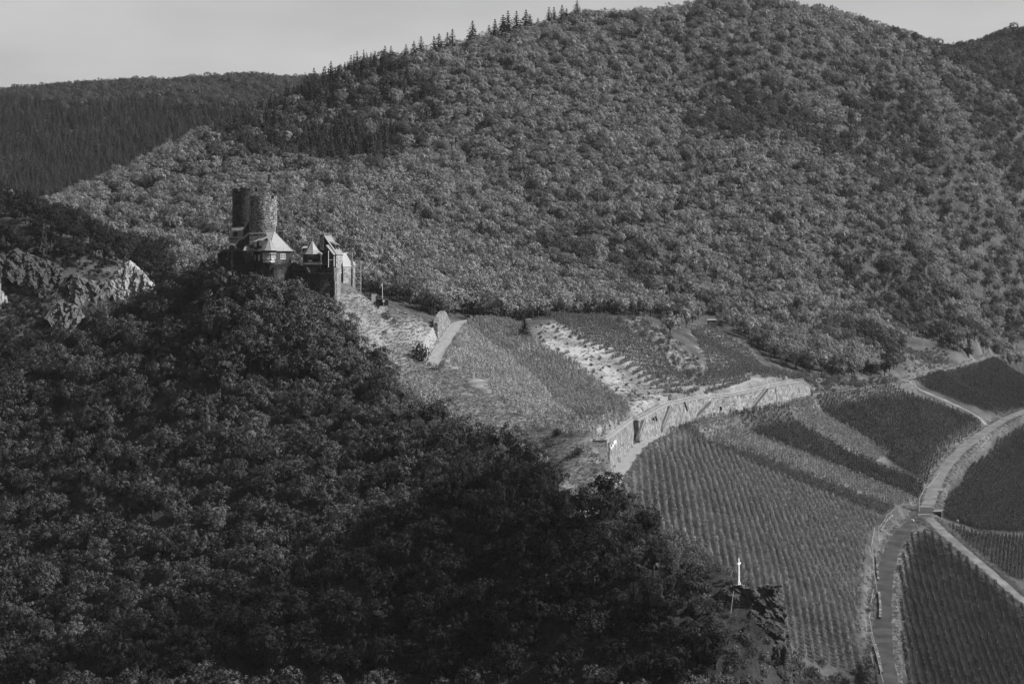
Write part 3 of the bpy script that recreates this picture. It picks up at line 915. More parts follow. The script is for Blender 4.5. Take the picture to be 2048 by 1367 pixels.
EDGE = [(-400, 1000), (-400, -400), (2500, -400), (2500, 765), (2048, 738), (1960, 718), (1908, 706), (1880, 686), (1830, 680), (1790, 745), (1700, 758), (1630, 750), (1560, 728), (1500, 688), (1450, 652), (1425, 632), (1370, 650), (1290, 636), (1215, 630),
        (1090, 638), (1000, 644), (935, 634), (870, 638), (800, 605), (700, 585), (600, 590), (0, 1000)]
def hill(y0, y1, s):
    xw = 0.36
    x, y = jgrid(-y1 * xw, y1 * xw, y0, y1, s)
    z = h_at(x, y); px, py = pix(x, y, z)
    m = (px > -140) & (px < 2190) & inpoly(px, py, EDGE) & visible(x, y, z + 11)
    m &= clear_of(x, y, 1.5)
    m &= ~((px < 330) & (y > 700) & (y < 747) & (z < -6))
    return np.stack([x[m], y[m], z[m] - .3], 1)
H1 = hill(650, 830, 6.0); H2 = hill(830, 1480, 5.5); H3 = hill(1480, 2100, 7.5)
MH = np.vstack([H1, H2, H3])
mpx, mpy = pix(MH[:, 0], MH[:, 1], MH[:, 2])
nz = np.array([noise.noise(Vector((p[0] * .012, p[1] * .012, 3.1))) for p in MH])
con = ((MH[:, 1] < 1340) & inpoly(mpx, mpy, [(400, 300), (480, 250), (620, 175), (780, 140), (860, 200), (830, 290), (760, 340), (640, 340), (560, 330), (430, 330)]) & (nz + rng.normal(size=len(nz)) * .22 > -0.12))
con |= (MH[:, 1] > 1250) & (mpy > 225 + 30 * nz) & (mpx < 620)
con |= (rng.uniform(size=len(nz)) < .012) & (mpy > 100)
print('flank trees', len(FL), 'hill trees', len(MH), 'conifers', con.sum())
# the woods on the far slopes: masses nobody could count
spread('spruce_forest', MH[con], C_spruce, .75, 1.15, 'dark spruce wood on the upper slopes of the hills', 'forest')
farb = (MH[:, 1] > 1340) & ~con
shd = (~con) & (MH[:, 1] < 1340) & inpoly(mpx, mpy, [(380, 320), (480, 250), (620, 175), (800, 130), (900, 180), (860, 290), (760, 350), (640, 350), (560, 345), (430, 345)]) & (rng.uniform(size=len(con)) < .5)
spread('far_forest', MH[farb | shd], C_mid, .9, 1.35, 'dull dark leafy forest on the far ridge and left shoulder', 'forest')
dk = (MH[:, 1] < 805) & (mpx < 345) & (MH[:, 0] < -120)
spread('cliff_wood', MH[dk & ~con], C_oak, .8, 1.2, 'near-black wood on the cliff hill at the picture edge', 'forest')
xx, yy = jgrid(-230, -120, 695, 752, 3.3)
zz = h_at(xx, yy); qx, qy = pix(xx, yy, zz)
mm = (qx > -60) & (qx < 330) & (zz < 2)
for pl_ in ([(216, 530), (256, 505), (308, 575), (305, 618), (220, 622)], [(132, 545), (224, 560), (220, 635), (145, 632)], [(92, 600), (168, 600), (168, 682), (98, 682)]): mm &= ~inpoly(qx, qy, pl_)
spread('cliff_scrub', np.stack([xx[mm], yy[mm], zz[mm] - .3], 1), C_oak, .22, .5, 'dark scrub covering the cliff hill between its rock faces', 'scrub')
bf = ~con & ~farb & ~shd & ~dk
dull = bf & (nz + rng.normal(size=len(nz)) * .16 > .62 - .5 * np.clip((mpx - 900) / 1000, 0, 1))  # more dark-leaved trees to the right, painting the light's fall-off towards the edge
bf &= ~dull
spread('dimmed_stands', MH[dull], C_mid, .6, 1.25, 'stands in the big hill forest with shade put into their leaf tone', 'forest')
big = bf & (MH[:, 1] < 830)
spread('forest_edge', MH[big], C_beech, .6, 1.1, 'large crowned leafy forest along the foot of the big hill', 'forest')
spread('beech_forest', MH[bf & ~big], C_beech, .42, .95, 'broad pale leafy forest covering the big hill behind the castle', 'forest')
# flank of the castle hill: the trees that show largest are single trees
order = np.argsort(FL[:, 1] + np.where((lambda a, b: (a > -20) & (a < 2068) & (b < 1400))(*pix(FL[:, 0], FL[:, 1], FL[:, 2])), 0, 1000))
NEAR = order[:285]; REST = order[285:]
spread('undergrowth', UNDER, C_bush, .9, 1.7, 'dense undergrowth right under the castle walls', 'undergrowth')
spread('oak_wood', FL[REST], C_mid, .75, 1.2, 'dark oak wood high on the castle hill below its walls', 'forest', cap=FCAP[REST])  # lighter leaf tone here puts the upper slope's sunlight into the colour
crown_me = [fast_mesh('crown', a[0], a[1], (M_leaf,), nr=a[2]) for a, b in OAK]
trunk_me = [fast_mesh('trunk', b[0], b[1], (M_bark,), smooth=True) for a, b in OAK]
bcrown_me = [fast_mesh('crown', a[0], a[1], (M_leaf2,), nr=a[2]) for a, b in BEECH]
btrunk_me = [fast_mesh('trunk', b[0], b[1], (M_bark,), smooth=True) for a, b in BEECH]
scrown_me = [fast_mesh('crown', a[0], a[1], (M_needle,)) for a, b in SPRUCE]
strunk_me = [fast_mesh('trunk', b[0], b[1], (M_bark,), smooth=True) for a, b in SPRUCE]
def tree(name, loc, cm, tm, k, s, label, cat='tree', group=None, sz=1.0):
    e = empty(name, loc, random.uniform(0, 6.28))
    e.scale = (s, s, s * sz)
    tag(e, label, cat, group)
    link('crown', cm[k], e); link('trunk', tm[k], e)
    return e
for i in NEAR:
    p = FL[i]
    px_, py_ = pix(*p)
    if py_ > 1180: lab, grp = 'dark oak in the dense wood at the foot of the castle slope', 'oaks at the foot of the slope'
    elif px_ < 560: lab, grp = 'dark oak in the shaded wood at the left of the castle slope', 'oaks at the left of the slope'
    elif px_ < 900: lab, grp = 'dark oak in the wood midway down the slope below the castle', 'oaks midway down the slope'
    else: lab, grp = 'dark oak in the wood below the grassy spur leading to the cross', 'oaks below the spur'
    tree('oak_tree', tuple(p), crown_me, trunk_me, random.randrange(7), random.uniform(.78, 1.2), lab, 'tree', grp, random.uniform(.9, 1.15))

# ------------------------------------------------------------------ vines on their stakes
vine_pts = {}
# rows across the slope (turned a little up or down it); the others run straight up the hill
ROWTURN = {'lower_main': .2, 'terrace_mid': -.22, 'terrace_right': -.22, 'triangle': .2, 'spur_strip': .1}
for k, poly in PLOT.items():
    P_ = np.array(poly); cxy = P_.mean(0)
    e_ = 6.0
    gx_ = float(tps(cxy[0] + e_, cxy[1]) - tps(cxy[0] - e_, cxy[1])); gy_ = float(tps(cxy[0], cxy[1] + e_) - tps(cxy[0], cxy[1] - e_))
    d = np.array([gx_, gy_]) / math.hypot(gx_, gy_)
    if k in ROWTURN:
        up_, ct_ = d, np.array([d[1], -d[0]])
        if ct_[1] < 0: ct_ = -ct_
        d = ct_ + ROWTURN[k] * up_; d /= np.linalg.norm(d)
    pr = np.array([-d[1], d[0]])
    rs, vs_ = {'wide_rows': (3.2, 1.2), 'terrace_mid': (3.0, 1.0), 'terrace_right': (2.9, 1.0), 'dark_block': (2.8, .9), 'far_dark': (2.8, .9), 'corner': (2.6, .9), 'lower_main': (2.05, 1.25), 'lower_band': (2.4, .95), 'thin_dark': (2.2, .95),
               'below_road': (1.8, 1.1), 'triangle': (2.4, 1.1)}.get(k, (1.75, 1.05))
    rel = P_ - cxy
    u = rel @ d; v_ = rel @ pr
    U, V = np.meshgrid(np.arange(u.min(), u.max(), vs_), np.arange(v_.min(), v_.max(), rs))
    jit = .16 if k.startswith('upper') or k == 'spur_strip' else .05
    U = U.ravel() + rng.normal(size=U.size) * jit; V = V.ravel() + rng.normal(size=V.size) * jit
    xx = cxy[0] + U * d[0] + V * pr[0]; yy = cxy[1] + U * d[1] + V * pr[1]
    mm = inpoly(xx, yy, poly) & (rng.uniform(size=len(xx)) > .05)
    vpx_ = CX + F * xx / yy
    for line, hw in ROADS + [(xtrack, 1.3)]:
        dd, sd2, _, _ = poly_dist(xx, yy, line); mm &= (dd > hw + 1.0) | ((line is uroad) & (vpx_ > 1340) & (vpx_ < 1625))
    dd, sd2, _, _ = poly_dist(xx, yy, wall_foot); mm &= dd > np.where(sd2 > 0, 3.7, 2.3)
    if k.startswith('terrace') or k.startswith('upper'):
        # bare terrace steps and gaps between the rows
        q = np.array([noise.noise(Vector((a_ * .05, b_ * .05, 9.0))) for a_, b_ in zip(xx, yy)])
        mm &= q > -0.6
    zz = h_at(xx, yy)
    ppx, ppy = pix(xx, yy, zz)
    mm &= (ppx > -50) & (ppx < 2110) & (ppy < 1400)
    vine_pts[k] = np.stack([xx[mm], yy[mm], zz[mm] - .05], 1)
    print('vines', k, mm.sum())
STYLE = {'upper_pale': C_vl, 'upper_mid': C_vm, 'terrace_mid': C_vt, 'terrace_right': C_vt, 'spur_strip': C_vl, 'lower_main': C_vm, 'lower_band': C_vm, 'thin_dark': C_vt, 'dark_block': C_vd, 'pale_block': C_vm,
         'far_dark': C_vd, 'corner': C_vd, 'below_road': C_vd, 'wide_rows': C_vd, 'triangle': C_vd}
VLAB = {'thin_dark': 'narrow darker strip of vines between two paler bands below the wall', 'upper_pale': 'pale leafy vines on the slope beside the castle track', 'upper_mid': 'mid grey vine rows above the corner of the long retaining wall',
        'terrace_mid': 'neat terraced vine rows right of the pale grass strip', 'terrace_right': 'vine rows climbing to the small dark hut',
        'spur_strip': 'thin strip of vines between the oak wood and the grass spur', 'lower_main': 'large vineyard of staked vines behind the white cross',
        'lower_band': 'band of vines running from the wall road down to the junction', 'dark_block': 'dark vine block under the far part of the wall',
        'pale_block': 'paler vine block in the middle of the dark vineyard', 'far_dark': 'dark vineyard between wall end and paved road',
        'corner': 'dark vineyard above the narrow path near the picture edge', 'below_road': 'dark vineyard below the curve of the paved road',
        'wide_rows': 'widely spaced vine rows below the branch road', 'triangle': 'triangular dark vineyard between the lane and the branch road'}
a_ = vine_pts['lower_main']
vpx, vpy = pix(a_[:, 0], a_[:, 1], a_[:, 2])
vis_ = visible(a_[:, 0], a_[:, 1], a_[:, 2] + 1.6) & (vpy < 1360)
vo = np.argsort(a_[:, 1] + np.where(vis_, 0, 1000))
single, rest_ = vo[:290], vo[290:]
vine_me = list(C_vm.objects)
for i in single:
    o = link('grapevine', vine_me[random.randrange(4)].data, None, tuple(a_[i]), random.uniform(0, 6.28), random.uniform(.85, 1.15))
    tag(o, 'staked grapevine in the lowest rows of the vineyard behind the crag', 'grapevine', 'vines nearest the crag')
vine_pts['lower_main'] = a_[rest_]
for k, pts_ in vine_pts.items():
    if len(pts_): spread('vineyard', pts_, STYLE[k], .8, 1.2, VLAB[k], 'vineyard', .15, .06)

# scrub: nobody could count it
sp_ = []
for poly_, s_ in ((GRASS['wall_right'], 2.4), (GRASS['rough'], 2.6), ([(50, 372), (82, 372), (84, 436), (70, 440), (60, 420)], 2.0), (GRASS['gully'], 3.2), ([(5, 445), (24, 446), (40, 428), (50, 414), (62, 404), (66, 380), (40, 370), (10, 398)], 1.9),
                  (area([(0, 500), (60, 480), (150, 530), (230, 560), (290, 590), (220, 630), (120, 690), (0, 700)], 690, 760), 2.2)):
    Pq_ = np.array(poly_)
    xx, yy = jgrid(Pq_[:, 0].min(), Pq_[:, 0].max(), Pq_[:, 1].min(), Pq_[:, 1].max(), s_)
    mm = inpoly(xx, yy, poly_) & (rng.uniform(size=len(xx)) < .6)
    for q in PLOT.values(): mm &= ~inpoly(xx, yy, q)
    for line, hw in ROADS:
        dd, _, _, _ = poly_dist(xx, yy, line); mm &= dd > hw + .8
    sp_.append(np.stack([xx[mm], yy[mm], h_at(xx[mm], yy[mm]) - .1], 1))
spread('scrub', np.vstack(sp_), C_bush, .5, 1.3, 'low scrub between the rocks, by the wall end and in the gully', 'scrub', .3, .1)
# grass on the open slopes
gpts = []
for k in GRASS:
    P_ = np.array(GRASS[k])
    x, y = jgrid(P_[:, 0].min(), P_[:, 0].max(), P_[:, 1].min(), P_[:, 1].max(), 1.0 if k == 'shoulder' else 1.5)
    m = inpoly(x, y, GRASS[k])
    for q in PLOT.values(): m &= ~inpoly(x, y, q)
    for line, hw in ROADS:
        d, _, _, _ = poly_dist(x, y, line); m &= d > hw + .3
    m &= rng.uniform(size=len(x)) < (.8 if k != 'pale' else .5)
    gpts.append(np.stack([x[m], y[m], h_at(x[m], y[m])], 1))
for line, hw in (ROADS[0], ROADS[1], ROADS[2]):
    L = np.array(line)
    t = rng.uniform(0, len(L) - 1.01, 2500); i = t.astype(int); fr = (t - i)[:, None]
    p = L[i] * (1 - fr) + L[i + 1] * fr
    d = L[i + 1] - L[i]; nn = np.stack([d[:, 1], -d[:, 0]], 1) / np.linalg.norm(d[:, :2], axis=1, keepdims=True)
    off = (hw + .2 + rng.exponential(.9, len(t))) * rng.choice([-1, 1], len(t))
    xx = p[:, 0] + nn[:, 0] * off; yy = p[:, 1] + nn[:, 1] * off
    gpts.append(np.stack([xx, yy, h_at(xx, yy)], 1))
spread('grass', np.vstack(gpts), C_tuft, .6, 1.3, 'rough dry grass on the open slopes and verges', 'grass', .3, .2)

# ------------------------------------------------------------------ the castle
UP = Vector((0, 0, 1))
def cw(cx, cy, Y): return P(400 + .2121 * cx, 330 + .2121 * cy, Y)

def window(parent, c, nrm, wd, ht, nx=2, ny=3, frame=None, fw=0.1):
    """Frame proud of the wall, dark panes set back in it, glazing bars."""
    n = Vector(nrm); n.z = 0; n.normalize()
    u = Vector((-n.y, n.x, 0)); c = Vector(c)
    frame = frame or M_white
    mb = MB()
    for s in (-1, 1):
        mb.obox(c + u * s * (wd / 2) + n * .06, u, n, UP, (fw, .16, ht + fw))
        mb.obox(c + UP * s * (ht / 2) + n * .065, u, n, UP, (wd + fw, .15, fw))
    for i in range(1, nx): mb.obox(c + u * (wd * (i / nx - .5)) + n * .05, u, n, UP, (fw * .7, .1, ht))
    for i in range(1, ny): mb.obox(c + UP * (ht * (i / ny - .5)) + n * .045, u, n, UP, (wd, .09, fw * .55))
    mb.obox(c - UP * (ht / 2 + fw * .7) + n * .1, u, n, UP, (wd + fw * 2, .26, fw * .6))
    o = mb.build('window', frame, parent)
    MB().obox(c + n * .012, u, n, UP, (wd, .05, ht)).build('pane', M_glass, o)
    return o

def round_tower(name, ctr, rb, rt, ztop, zbase, gaps, gapw, mh, label, mat):
    e = empty(name, (ctr[0], ctr[1], zbase))
    tag(e, label, 'tower')
    mb = MB()
    n, rows = 64, 34
    vs, fs = [], []
    zt = ztop - mh
    for j in range(rows + 1):
        q = j / rows; zz = zbase + (zt - zbase) * q; rr = rb + (rt - rb) * q
        for k in range(n):
            t = 2 * math.pi * k / n
            d = rr + 0.10 * noise.noise(Vector((math.cos(t) * 4.2, math.sin(t) * 4.2, zz * 1.1))) + .05 * noise.noise(Vector((math.cos(t) * 13, math.sin(t) * 13, zz * 3.1)))
            vs.append((ctr[0] + d * math.cos(t), ctr[1] + d * math.sin(t), zz))
        if j:
            for k in range(n):
                a = (j - 1) * n + k; b = (j - 1) * n + (k + 1) % n
                fs.append((a, b, b + n, a + n))
    mb.add(vs, fs)
    mb.build('wall', mat, e)
    ri = rt - .75
    MB().ring((ctr[0], ctr[1], 0), [(ri + .02, zt - .9), (ri + .02, zt - .7)], 40).build('roof_deck', M_lead, e)
    # parapet ring between deck and merlons
    mb = MB(); vs = []; fs = []
    for k in range(n):
        t = 2 * math.pi * k / n; cs, sn = math.cos(t), math.sin(t)
        vs += [(ctr[0] + rt * cs, ctr[1] + rt * sn, zt + .002), (ctr[0] + ri * cs, ctr[1] + ri * sn, zt + .002), (ctr[0] + ri * cs, ctr[1] + ri * sn, zt - 1.0)]
    for k in range(n):
        a = 3 * k; b = 3 * ((k + 1) % n)
        fs += [(a, b, b + 1, a + 1), (a + 1, b + 1, b + 2, a + 2)]
    mb.add(vs, fs); mb.build('parapet', mat, e)
    gs = sorted(gaps)
    for i, g0 in enumerate(gs):
        g1 = gs[(i + 1) % len(gs)] + (360 if i == len(gs) - 1 else 0)
        a0, a1 = R(g0 + gapw / 2), R(g1 - gapw / 2)
        m_ = max(3, int((a1 - a0) / .12)); vs = []; fs = []
        hh = mh + random.uniform(-.12, .08)
        for k in range(m_ + 1):
            t = a0 + (a1 - a0) * k / m_; cs, sn = math.cos(t), math.sin(t)
            for rr, zz in ((rt + .03, zt - .05), (ri - .02, zt - .05), (ri - .02, zt + hh), (rt + .03, zt + hh)):
                vs.append((ctr[0] + rr * cs, ctr[1] + rr * sn, zz + (.1 * noise.noise(Vector((t * 5, i, 2))) if zz > zt else 0)))
            if k:
                p, q = 4 * (k - 1), 4 * k
                for s in range(4): fs.append((p + s, p + (s + 1) % 4, q + (s + 1) % 4, q + s))
        fs += [(0, 1, 2, 3), (4 * m_ + 3, 4 * m_ + 2, 4 * m_ + 1, 4 * m_)]
        MB().add(vs, fs).build('merlon', mat, e)
    return e

tB = P(492.5, 455, 616); tA = P(526.5, 455, 598)
TB = round_tower('round_tower', (tB.x, tB.y), 4.72, 4.56, P(0, 376, 616).z, -9.0, [-152, -114, -73.5, -37, 37, 73.5, 114, 152], 14, 1.2, 'taller round stone keep with merlons, dark ivy-stained, partly behind the other keep', M_tower2)
TA = round_tower('round_tower', (tA.x, tA.y), 4.72, 4.36, P(0, 391.6, 598).z, -9.0, [-39.6, 39.6, 110, 165], 15, 1.1, 'lower round stone keep in front, lit on one edge, carrying the flagpole', M_tower)
a_s = R(-13)
MB().obox((tA.x + 4.5 * math.cos(a_s), tA.y + 4.5 * math.sin(a_s), P(0, 460, 598).z), (-math.sin(a_s), math.cos(a_s), 0), (math.cos(a_s), math.sin(a_s), 0), UP, (.45, .5, 2.2)).build('slit_window', M_dark, TA)
a_s = R(-70)
for dz in (4.0, 9.0):
    MB().obox((tB.x + 4.52 * math.cos(R(-120)), tB.y + 4.52 * math.sin(R(-120)), dz), (-math.sin(R(-120)), math.cos(R(-120)), 0), (math.cos(R(-120)), math.sin(R(-120)), 0), UP, (.35, .5, 1.3)).build('slit_window', M_dark, TB)
# flag on the front keep
fp = P(543, 394, 596)
fl = empty('flagpole', (fp.x, fp.y, fp.z - 1.2)); tag(fl, 'tall thin flagpole with limp dark flag on the front keep', 'flagpole')
ft = P(541.5, 348, 596)
MB().bar((fp.x, fp.y, fp.z - 1.2), (ft.x, ft.y, ft.z), .14, 8, r2=.09).build('pole', M_timber, fl)
vs, fs = [], []
for i in range(7):
    q = i / 6
    for j in range(4):
        vs.append((ft.x - .12 - .8 * j / 3 * (1 - .3 * q) - .25 * q, ft.y + .12 * math.sin(j * 2.2 + i), ft.z - .1 - 2.6 * q))
    if i:
        for j in range(3): fs.append((4 * (i - 1) + j, 4 * (i - 1) + j + 1, 4 * i + j + 1, 4 * i + j))
MB().add(vs, fs).build('flag', M_timber, fl)

def hip_house(name, A, B, C, D, zb, ze, R1, R2, label, over=.45, kick=.5, wmat=None, rmat=None, cat='house'):
    """Rectangular walls on four plan corners under a hipped roof with a kicked eave; R1,R2 the ridge ends (R2 over side AB.. R1 over CD)."""
    e = empty(name, (A[0], A[1], zb)); tag(e, label, cat)
    MB().prism([A, B, C, D], zb, ze).build('wall', wmat or M_stone, e)
    cx = sum(p[0] for p in (A, B, C, D)) / 4; cy = sum(p[1] for p in (A, B, C, D)) / 4
    def outp(p, o, z): 
        v = Vector((p[0] - cx, p[1] - cy, 0)); L = v.length
        return Vector((cx, cy, 0)) + v * ((L + o) / L) + Vector((0, 0, z))
    E = [outp(p, over * 1.4, ze - .05) for p in (A, B, C, D)]
    rise = R1[2] - ze
    Mx = []
    for p, rr in zip((A, B, C, D), (R2, R2, R1, R1)):
        q = outp(p, over * 1.4, ze); rr = Vector(rr)
        m_ = q.lerp(rr, .22); m_.z = ze + rise * .22 - .38 * kick
        Mx.append(m_)
    R1, R2 = Vector(R1), Vector(R2)
    roof = MB()
    for i in range(4):
        j = (i + 1) % 4
        roof.slab([E[i], E[j], Mx[j], Mx[i]], .14)
    roof.slab([Mx[0], Mx[1], R2], .14); roof.slab([Mx[1], Mx[2], R1, R2], .14)
    roof.slab([Mx[2], Mx[3], R1], .14); roof.slab([Mx[3], Mx[0], R2, R1], .14)
    rf = roof.build('roof', rmat or M_slate, e)
    rb = MB()
    rb.bar(R1, R2, .12, 6)
    for a, m_, r_ in zip(E, Mx, (R2, R2, R1, R1)):
        rb.bar(a, m_, .08, 5); rb.bar(m_, r_, .08, 5)
    rb.build('ridge_cap', M_lead, rf)
    g_ = MB()
    for i in range(4): g_.bar(E[i] - UP * .12, E[(i + 1) % 4] - UP * .12, .08, 5)
    g_.build('gutter', M_timber, e)
    return e, rf

# --- big house with the corner oriel
A = P(538, 500, 585.5); B = P(583, 500, 594); D = P(505, 500, 592.5); Cc = B + D - A
ze = P(0, 501.5, 588).z; zb = -14.0
r2 = P(548.5, 462.4, 594); r1 = P(531, 463.2, 593.5)
HS, HSR = hip_house('corner_house', A[:2], B[:2], Cc[:2], D[:2], zb, ze, r1, r2, 'slate roofed stone house with half-timbered corner oriel below the keeps', kick=.6)
nAB = Vector(((B - A).y, -(B - A).x, 0)).normalized(); nDA = Vector(((A - D).y, -(A - D).x, 0)).normalized()
# oriel on the corner: five visible faces of an octagon
oc = A + (nAB + nDA).normalized() * -.35; orad = 1.95
zo0, zo1 = P(0, 525.5, 586).z, P(0, 506.5, 586).z
def octo(rad, k): t = R(22.5 + 45 * k); return (oc.x + rad * math.cos(t), oc.y + rad * math.sin(t))
ori = MB().prism([octo(orad, k) for k in range(8)], zo0, zo1).build('oriel', M_timber, HS)
MB().ring((oc.x, oc.y, 0), [(.5, zo0 - 2.2), (1.1, zo0 - 1.1), (orad * .97, zo0 - .004)], 16).build('corbel', M_stone, HS)
mb = MB()
for k in range(8):
    a0, a1 = octo(orad + .55, k), octo(orad + .55, k + 1); b0, b1 = octo(orad - .1, k), octo(orad - .1, k + 1)
    zp = P(0, 506, 586).z
    mb.slab([(a0[0], a0[1], zp - .25), (a1[0], a1[1], zp - .25), (b1[0], b1[1], zp + .35), (b0[0], b0[1], zp + .35)], .08)
mb.build('pent_roof', M_slate, HS)
apx = P(539, 477, 587)
mb = MB(); zc = ze + .12
for k in range(8):
    a0, a1 = octo(orad + 1.0, k), octo(orad + 1.0, k + 1)
    m0, m1 = octo((orad + 1) * .62, k), octo((orad + 1) * .62, k + 1)
    zm = zc + (apx.z - zc) * .3
    mb.slab([(a0[0], a0[1], zc), (a1[0], a1[1], zc), (m1[0], m1[1], zm), (m0[0], m0[1], zm)], .1)
    mb.slab([(m0[0], m0[1], zm), (m1[0], m1[1], zm), tuple(apx)], .1)
cr = mb.build('corner_roof', M_slate, HS)
mb = MB()
for k in range(8): mb.bar((*octo((orad + 1) * .62, k), zc + (apx.z - zc) * .3), apx, .06, 5)
mb.bar(apx, apx + UP * .9, .06, 6); mb.build('ridge_cap', M_lead, cr)
for k in range(3, 8):
    a0, a1 = Vector((*octo(orad, k), 0)), Vector((*octo(orad, k + 1), 0))
    m_ = (a0 + a1) / 2; n_ = (m_ - Vector((oc.x, oc.y, 0))).normalized(); u_ = (a1 - a0).normalized(); L = (a1 - a0).length
    zw = zo0 + 1.0 + 1.05
    window(HS, m_ + UP * zw, n_, L * .62, 1.5, 2, 3, fw=.14)
    pn = MB().obox(m_ + n_ * .02 + UP * (zo0 + .52), u_, n_, UP, (L * .86, .06, .8)).build('panel', M_white, HS)
    x_ = MB()
    for s in (-1, 1):
        d_ = (u_ * L * .78 + UP * s * .74); ln = d_.length; d_.normalize()
        x_.obox(m_ + n_ * .07 + UP * (zo0 + .52), d_, n_, d_.cross(n_), (ln, .06, .13))
    x_.build('cross_brace', M_timber, pn)
for (px_, py_, Y_) in ((564.5, 512.5, 591),):
    for s in (-1, 1):
        c_ = A + (B - A) * .6 + (B - A).normalized() * s * .62; c_.z = P(0, 512.6, 590).z
        window(HS, c_ + nAB * .02, nAB, .95, 1.65, 2, 2, fw=.09)
for s in (-.25, .25):
    c_ = A + (D - A) * (.72 + s * .5); c_.z = P(0, 515, 590).z
    window(HS, c_ + nDA * .02, nDA, .62, 1.7, 2, 3)
# dormers on the shaded side
for fr, up, wd, hd in ((.80, .2, 1.5, 1.9), (.52, .26, 1.5, 1.9)):
    base = D.lerp(A, 1 - fr); base.z = ze
    rid = r1.lerp(r2, 1 - fr)
    p = base.lerp(Vector(rid), up); f_ = p + nDA * .75
    u_ = (A - D).normalized()
    zc_ = f_.z + .75
    dm = MB().obox(Vector((f_.x, f_.y, zc_ - .3)) - nDA * 1.0, u_, nDA, UP, (wd, 2.4, hd + .6)).build('dormer', M_timber, HS)
    window(HS, Vector((f_.x, f_.y, zc_ + .05)) + nDA * .22, nDA, wd * .6, hd * .62, 2, 3)
    q = [Vector((f_.x, f_.y, zc_ + hd * .5)) + u_ * s * (wd / 2 + .25) + nDA * d + UP * h_ for s, d, h_ in ((-1, .5, 0), (1, .5, 0), (1, -2.6, 1.35), (-1, -2.6, 1.35))]
    MB().slab(q, .12).build('dormer_roof', M_lead, dm)
ch = P(562, 480, 599)
cmy = MB().box((ch.x, ch.y, (P(0, 463, 599).z + ze) / 2), (1.6, 1.6, P(0, 463, 599).z - ze)).build('chimney', M_stone, HS)
MB().box((ch.x, ch.y, P(0, 463, 599).z + .12), (1.9, 1.9, .24)).build('chimney_cap', M_lead, cmy)
# left wing, low roof
LW = empty('side_wing', P(497, 510, 592)); tag(LW, 'low slate roofed wing joined to the corner house, ivy below', 'house')
w0, w1 = P(486, 500.5, 590), P(508, 500.5, 591.5); t0, t1 = P(491.5, 489.5, 594), P(508, 489.8, 595)
MB().slab([w0, w1, t1, t0], .15).build('roof', M_slate, LW)
MB().prism([(w0.x + .4, w0.y + .5), (w1.x - .2, w1.y + .5), (t1.x, t1.y + 2), (t0.x, t0.y + 2)], -12, w0.z - .18).build('wall', M_stone, LW)
# --- small house left of the keeps
SA, SB = P(460, 476, 603), P(482, 476, 601.5); SD = P(458.5, 476, 609); SC_ = SB + SD - SA
sh_z = P(0, 476, 603).z
SH, _ = hip_house('small_house', SA[:2], SB[:2], SC_[:2], SD[:2], -8, sh_z, P(463.5, 455.8, 606), P(486, 454.6, 604.5), 'small hipped slate house at the foot of the taller keep', over=.4, kick=.4, wmat=M_render)
dz = P(470.5, 467, 602.5)
dmr = MB().box((dz.x, dz.y + .9, dz.z - .1), (1.3, 2.0, 1.7)).build('dormer', M_dark, SH)
MB().slab([(dz.x - .85, dz.y - .3, dz.z + .75), (dz.x + .85, dz.y - .3, dz.z + .75), (dz.x + .85, dz.y + 2.2, dz.z + 1.5), (dz.x - .85, dz.y + 2.2, dz.z + 1.5)], .1).build('dormer_roof', M_lead, dmr)
window(SH, (SA.x + .9, SA.y - .02, sh_z - 1.1), (-.05, -1, 0), .6, 1.1, 1, 2)
# --- stepped stair walls climbing to the keeps
def fin(parent, name, pts, Y, th, mat, coping=None, cop_r=.22, bend=0.0):
    fr = [P(a, b, Y) for a, b in pts]
    n = len(fr)
    vs = [tuple(p) for p in fr] + [(p.x, p.y + th, p.z) for p in fr]
    fs = [tuple(range(n)), tuple(range(2 * n - 1, n - 1, -1))] + [(i, n + i, n + (i + 1) % n, (i + 1) % n) for i in range(n)]
    o = MB().add(vs, fs).build(name, mat, parent)
    if coping:
        cp = MB()
        for a, b in zip(coping[:-1], coping[1:]):
            p, q = P(*a, Y), P(*b, Y)
            d = (q - p).normalized(); nn = Vector((-d.z, 0, d.x))
            if nn.z < 0: nn = -nn
            cp.obox((p + q) / 2 + Vector((0, th / 2, 0)) + nn * .1, d, Vector((0, 1, 0)), nn, ((q - p).length, th + .35, cop_r * 2))
        cp.build('coping', M_lead, o)
    return o
SW = empty('stair_wall', P(490, 490, 598)); tag(SW, 'stepped stone stair walls with pale sloping copings between small house and keeps', 'wall')
fin(SW, 'upper_wall', [(486.5, 460.5), (497.5, 442), (500.5, 442), (500.5, 470), (486.5, 470)], 600, 1.0, M_stone, [(486.5, 460.5), (498, 441.5)])
fin(SW, 'lower_wall', [(471, 491), (478.5, 479), (486, 477.5), (498.5, 466.5), (500.5, 466.5), (500.5, 500), (471, 505)], 597, 1.2, M_stone, [(471, 490.5), (478.5, 479), (486, 477.2), (499, 466)], .32)
fin(SW, 'front_wall', [(498.8, 467.5), (529, 467), (529, 505), (498.8, 505)], 592.6, .9, M_tower, [(498.8, 467.3), (529, 466.8)], .15)
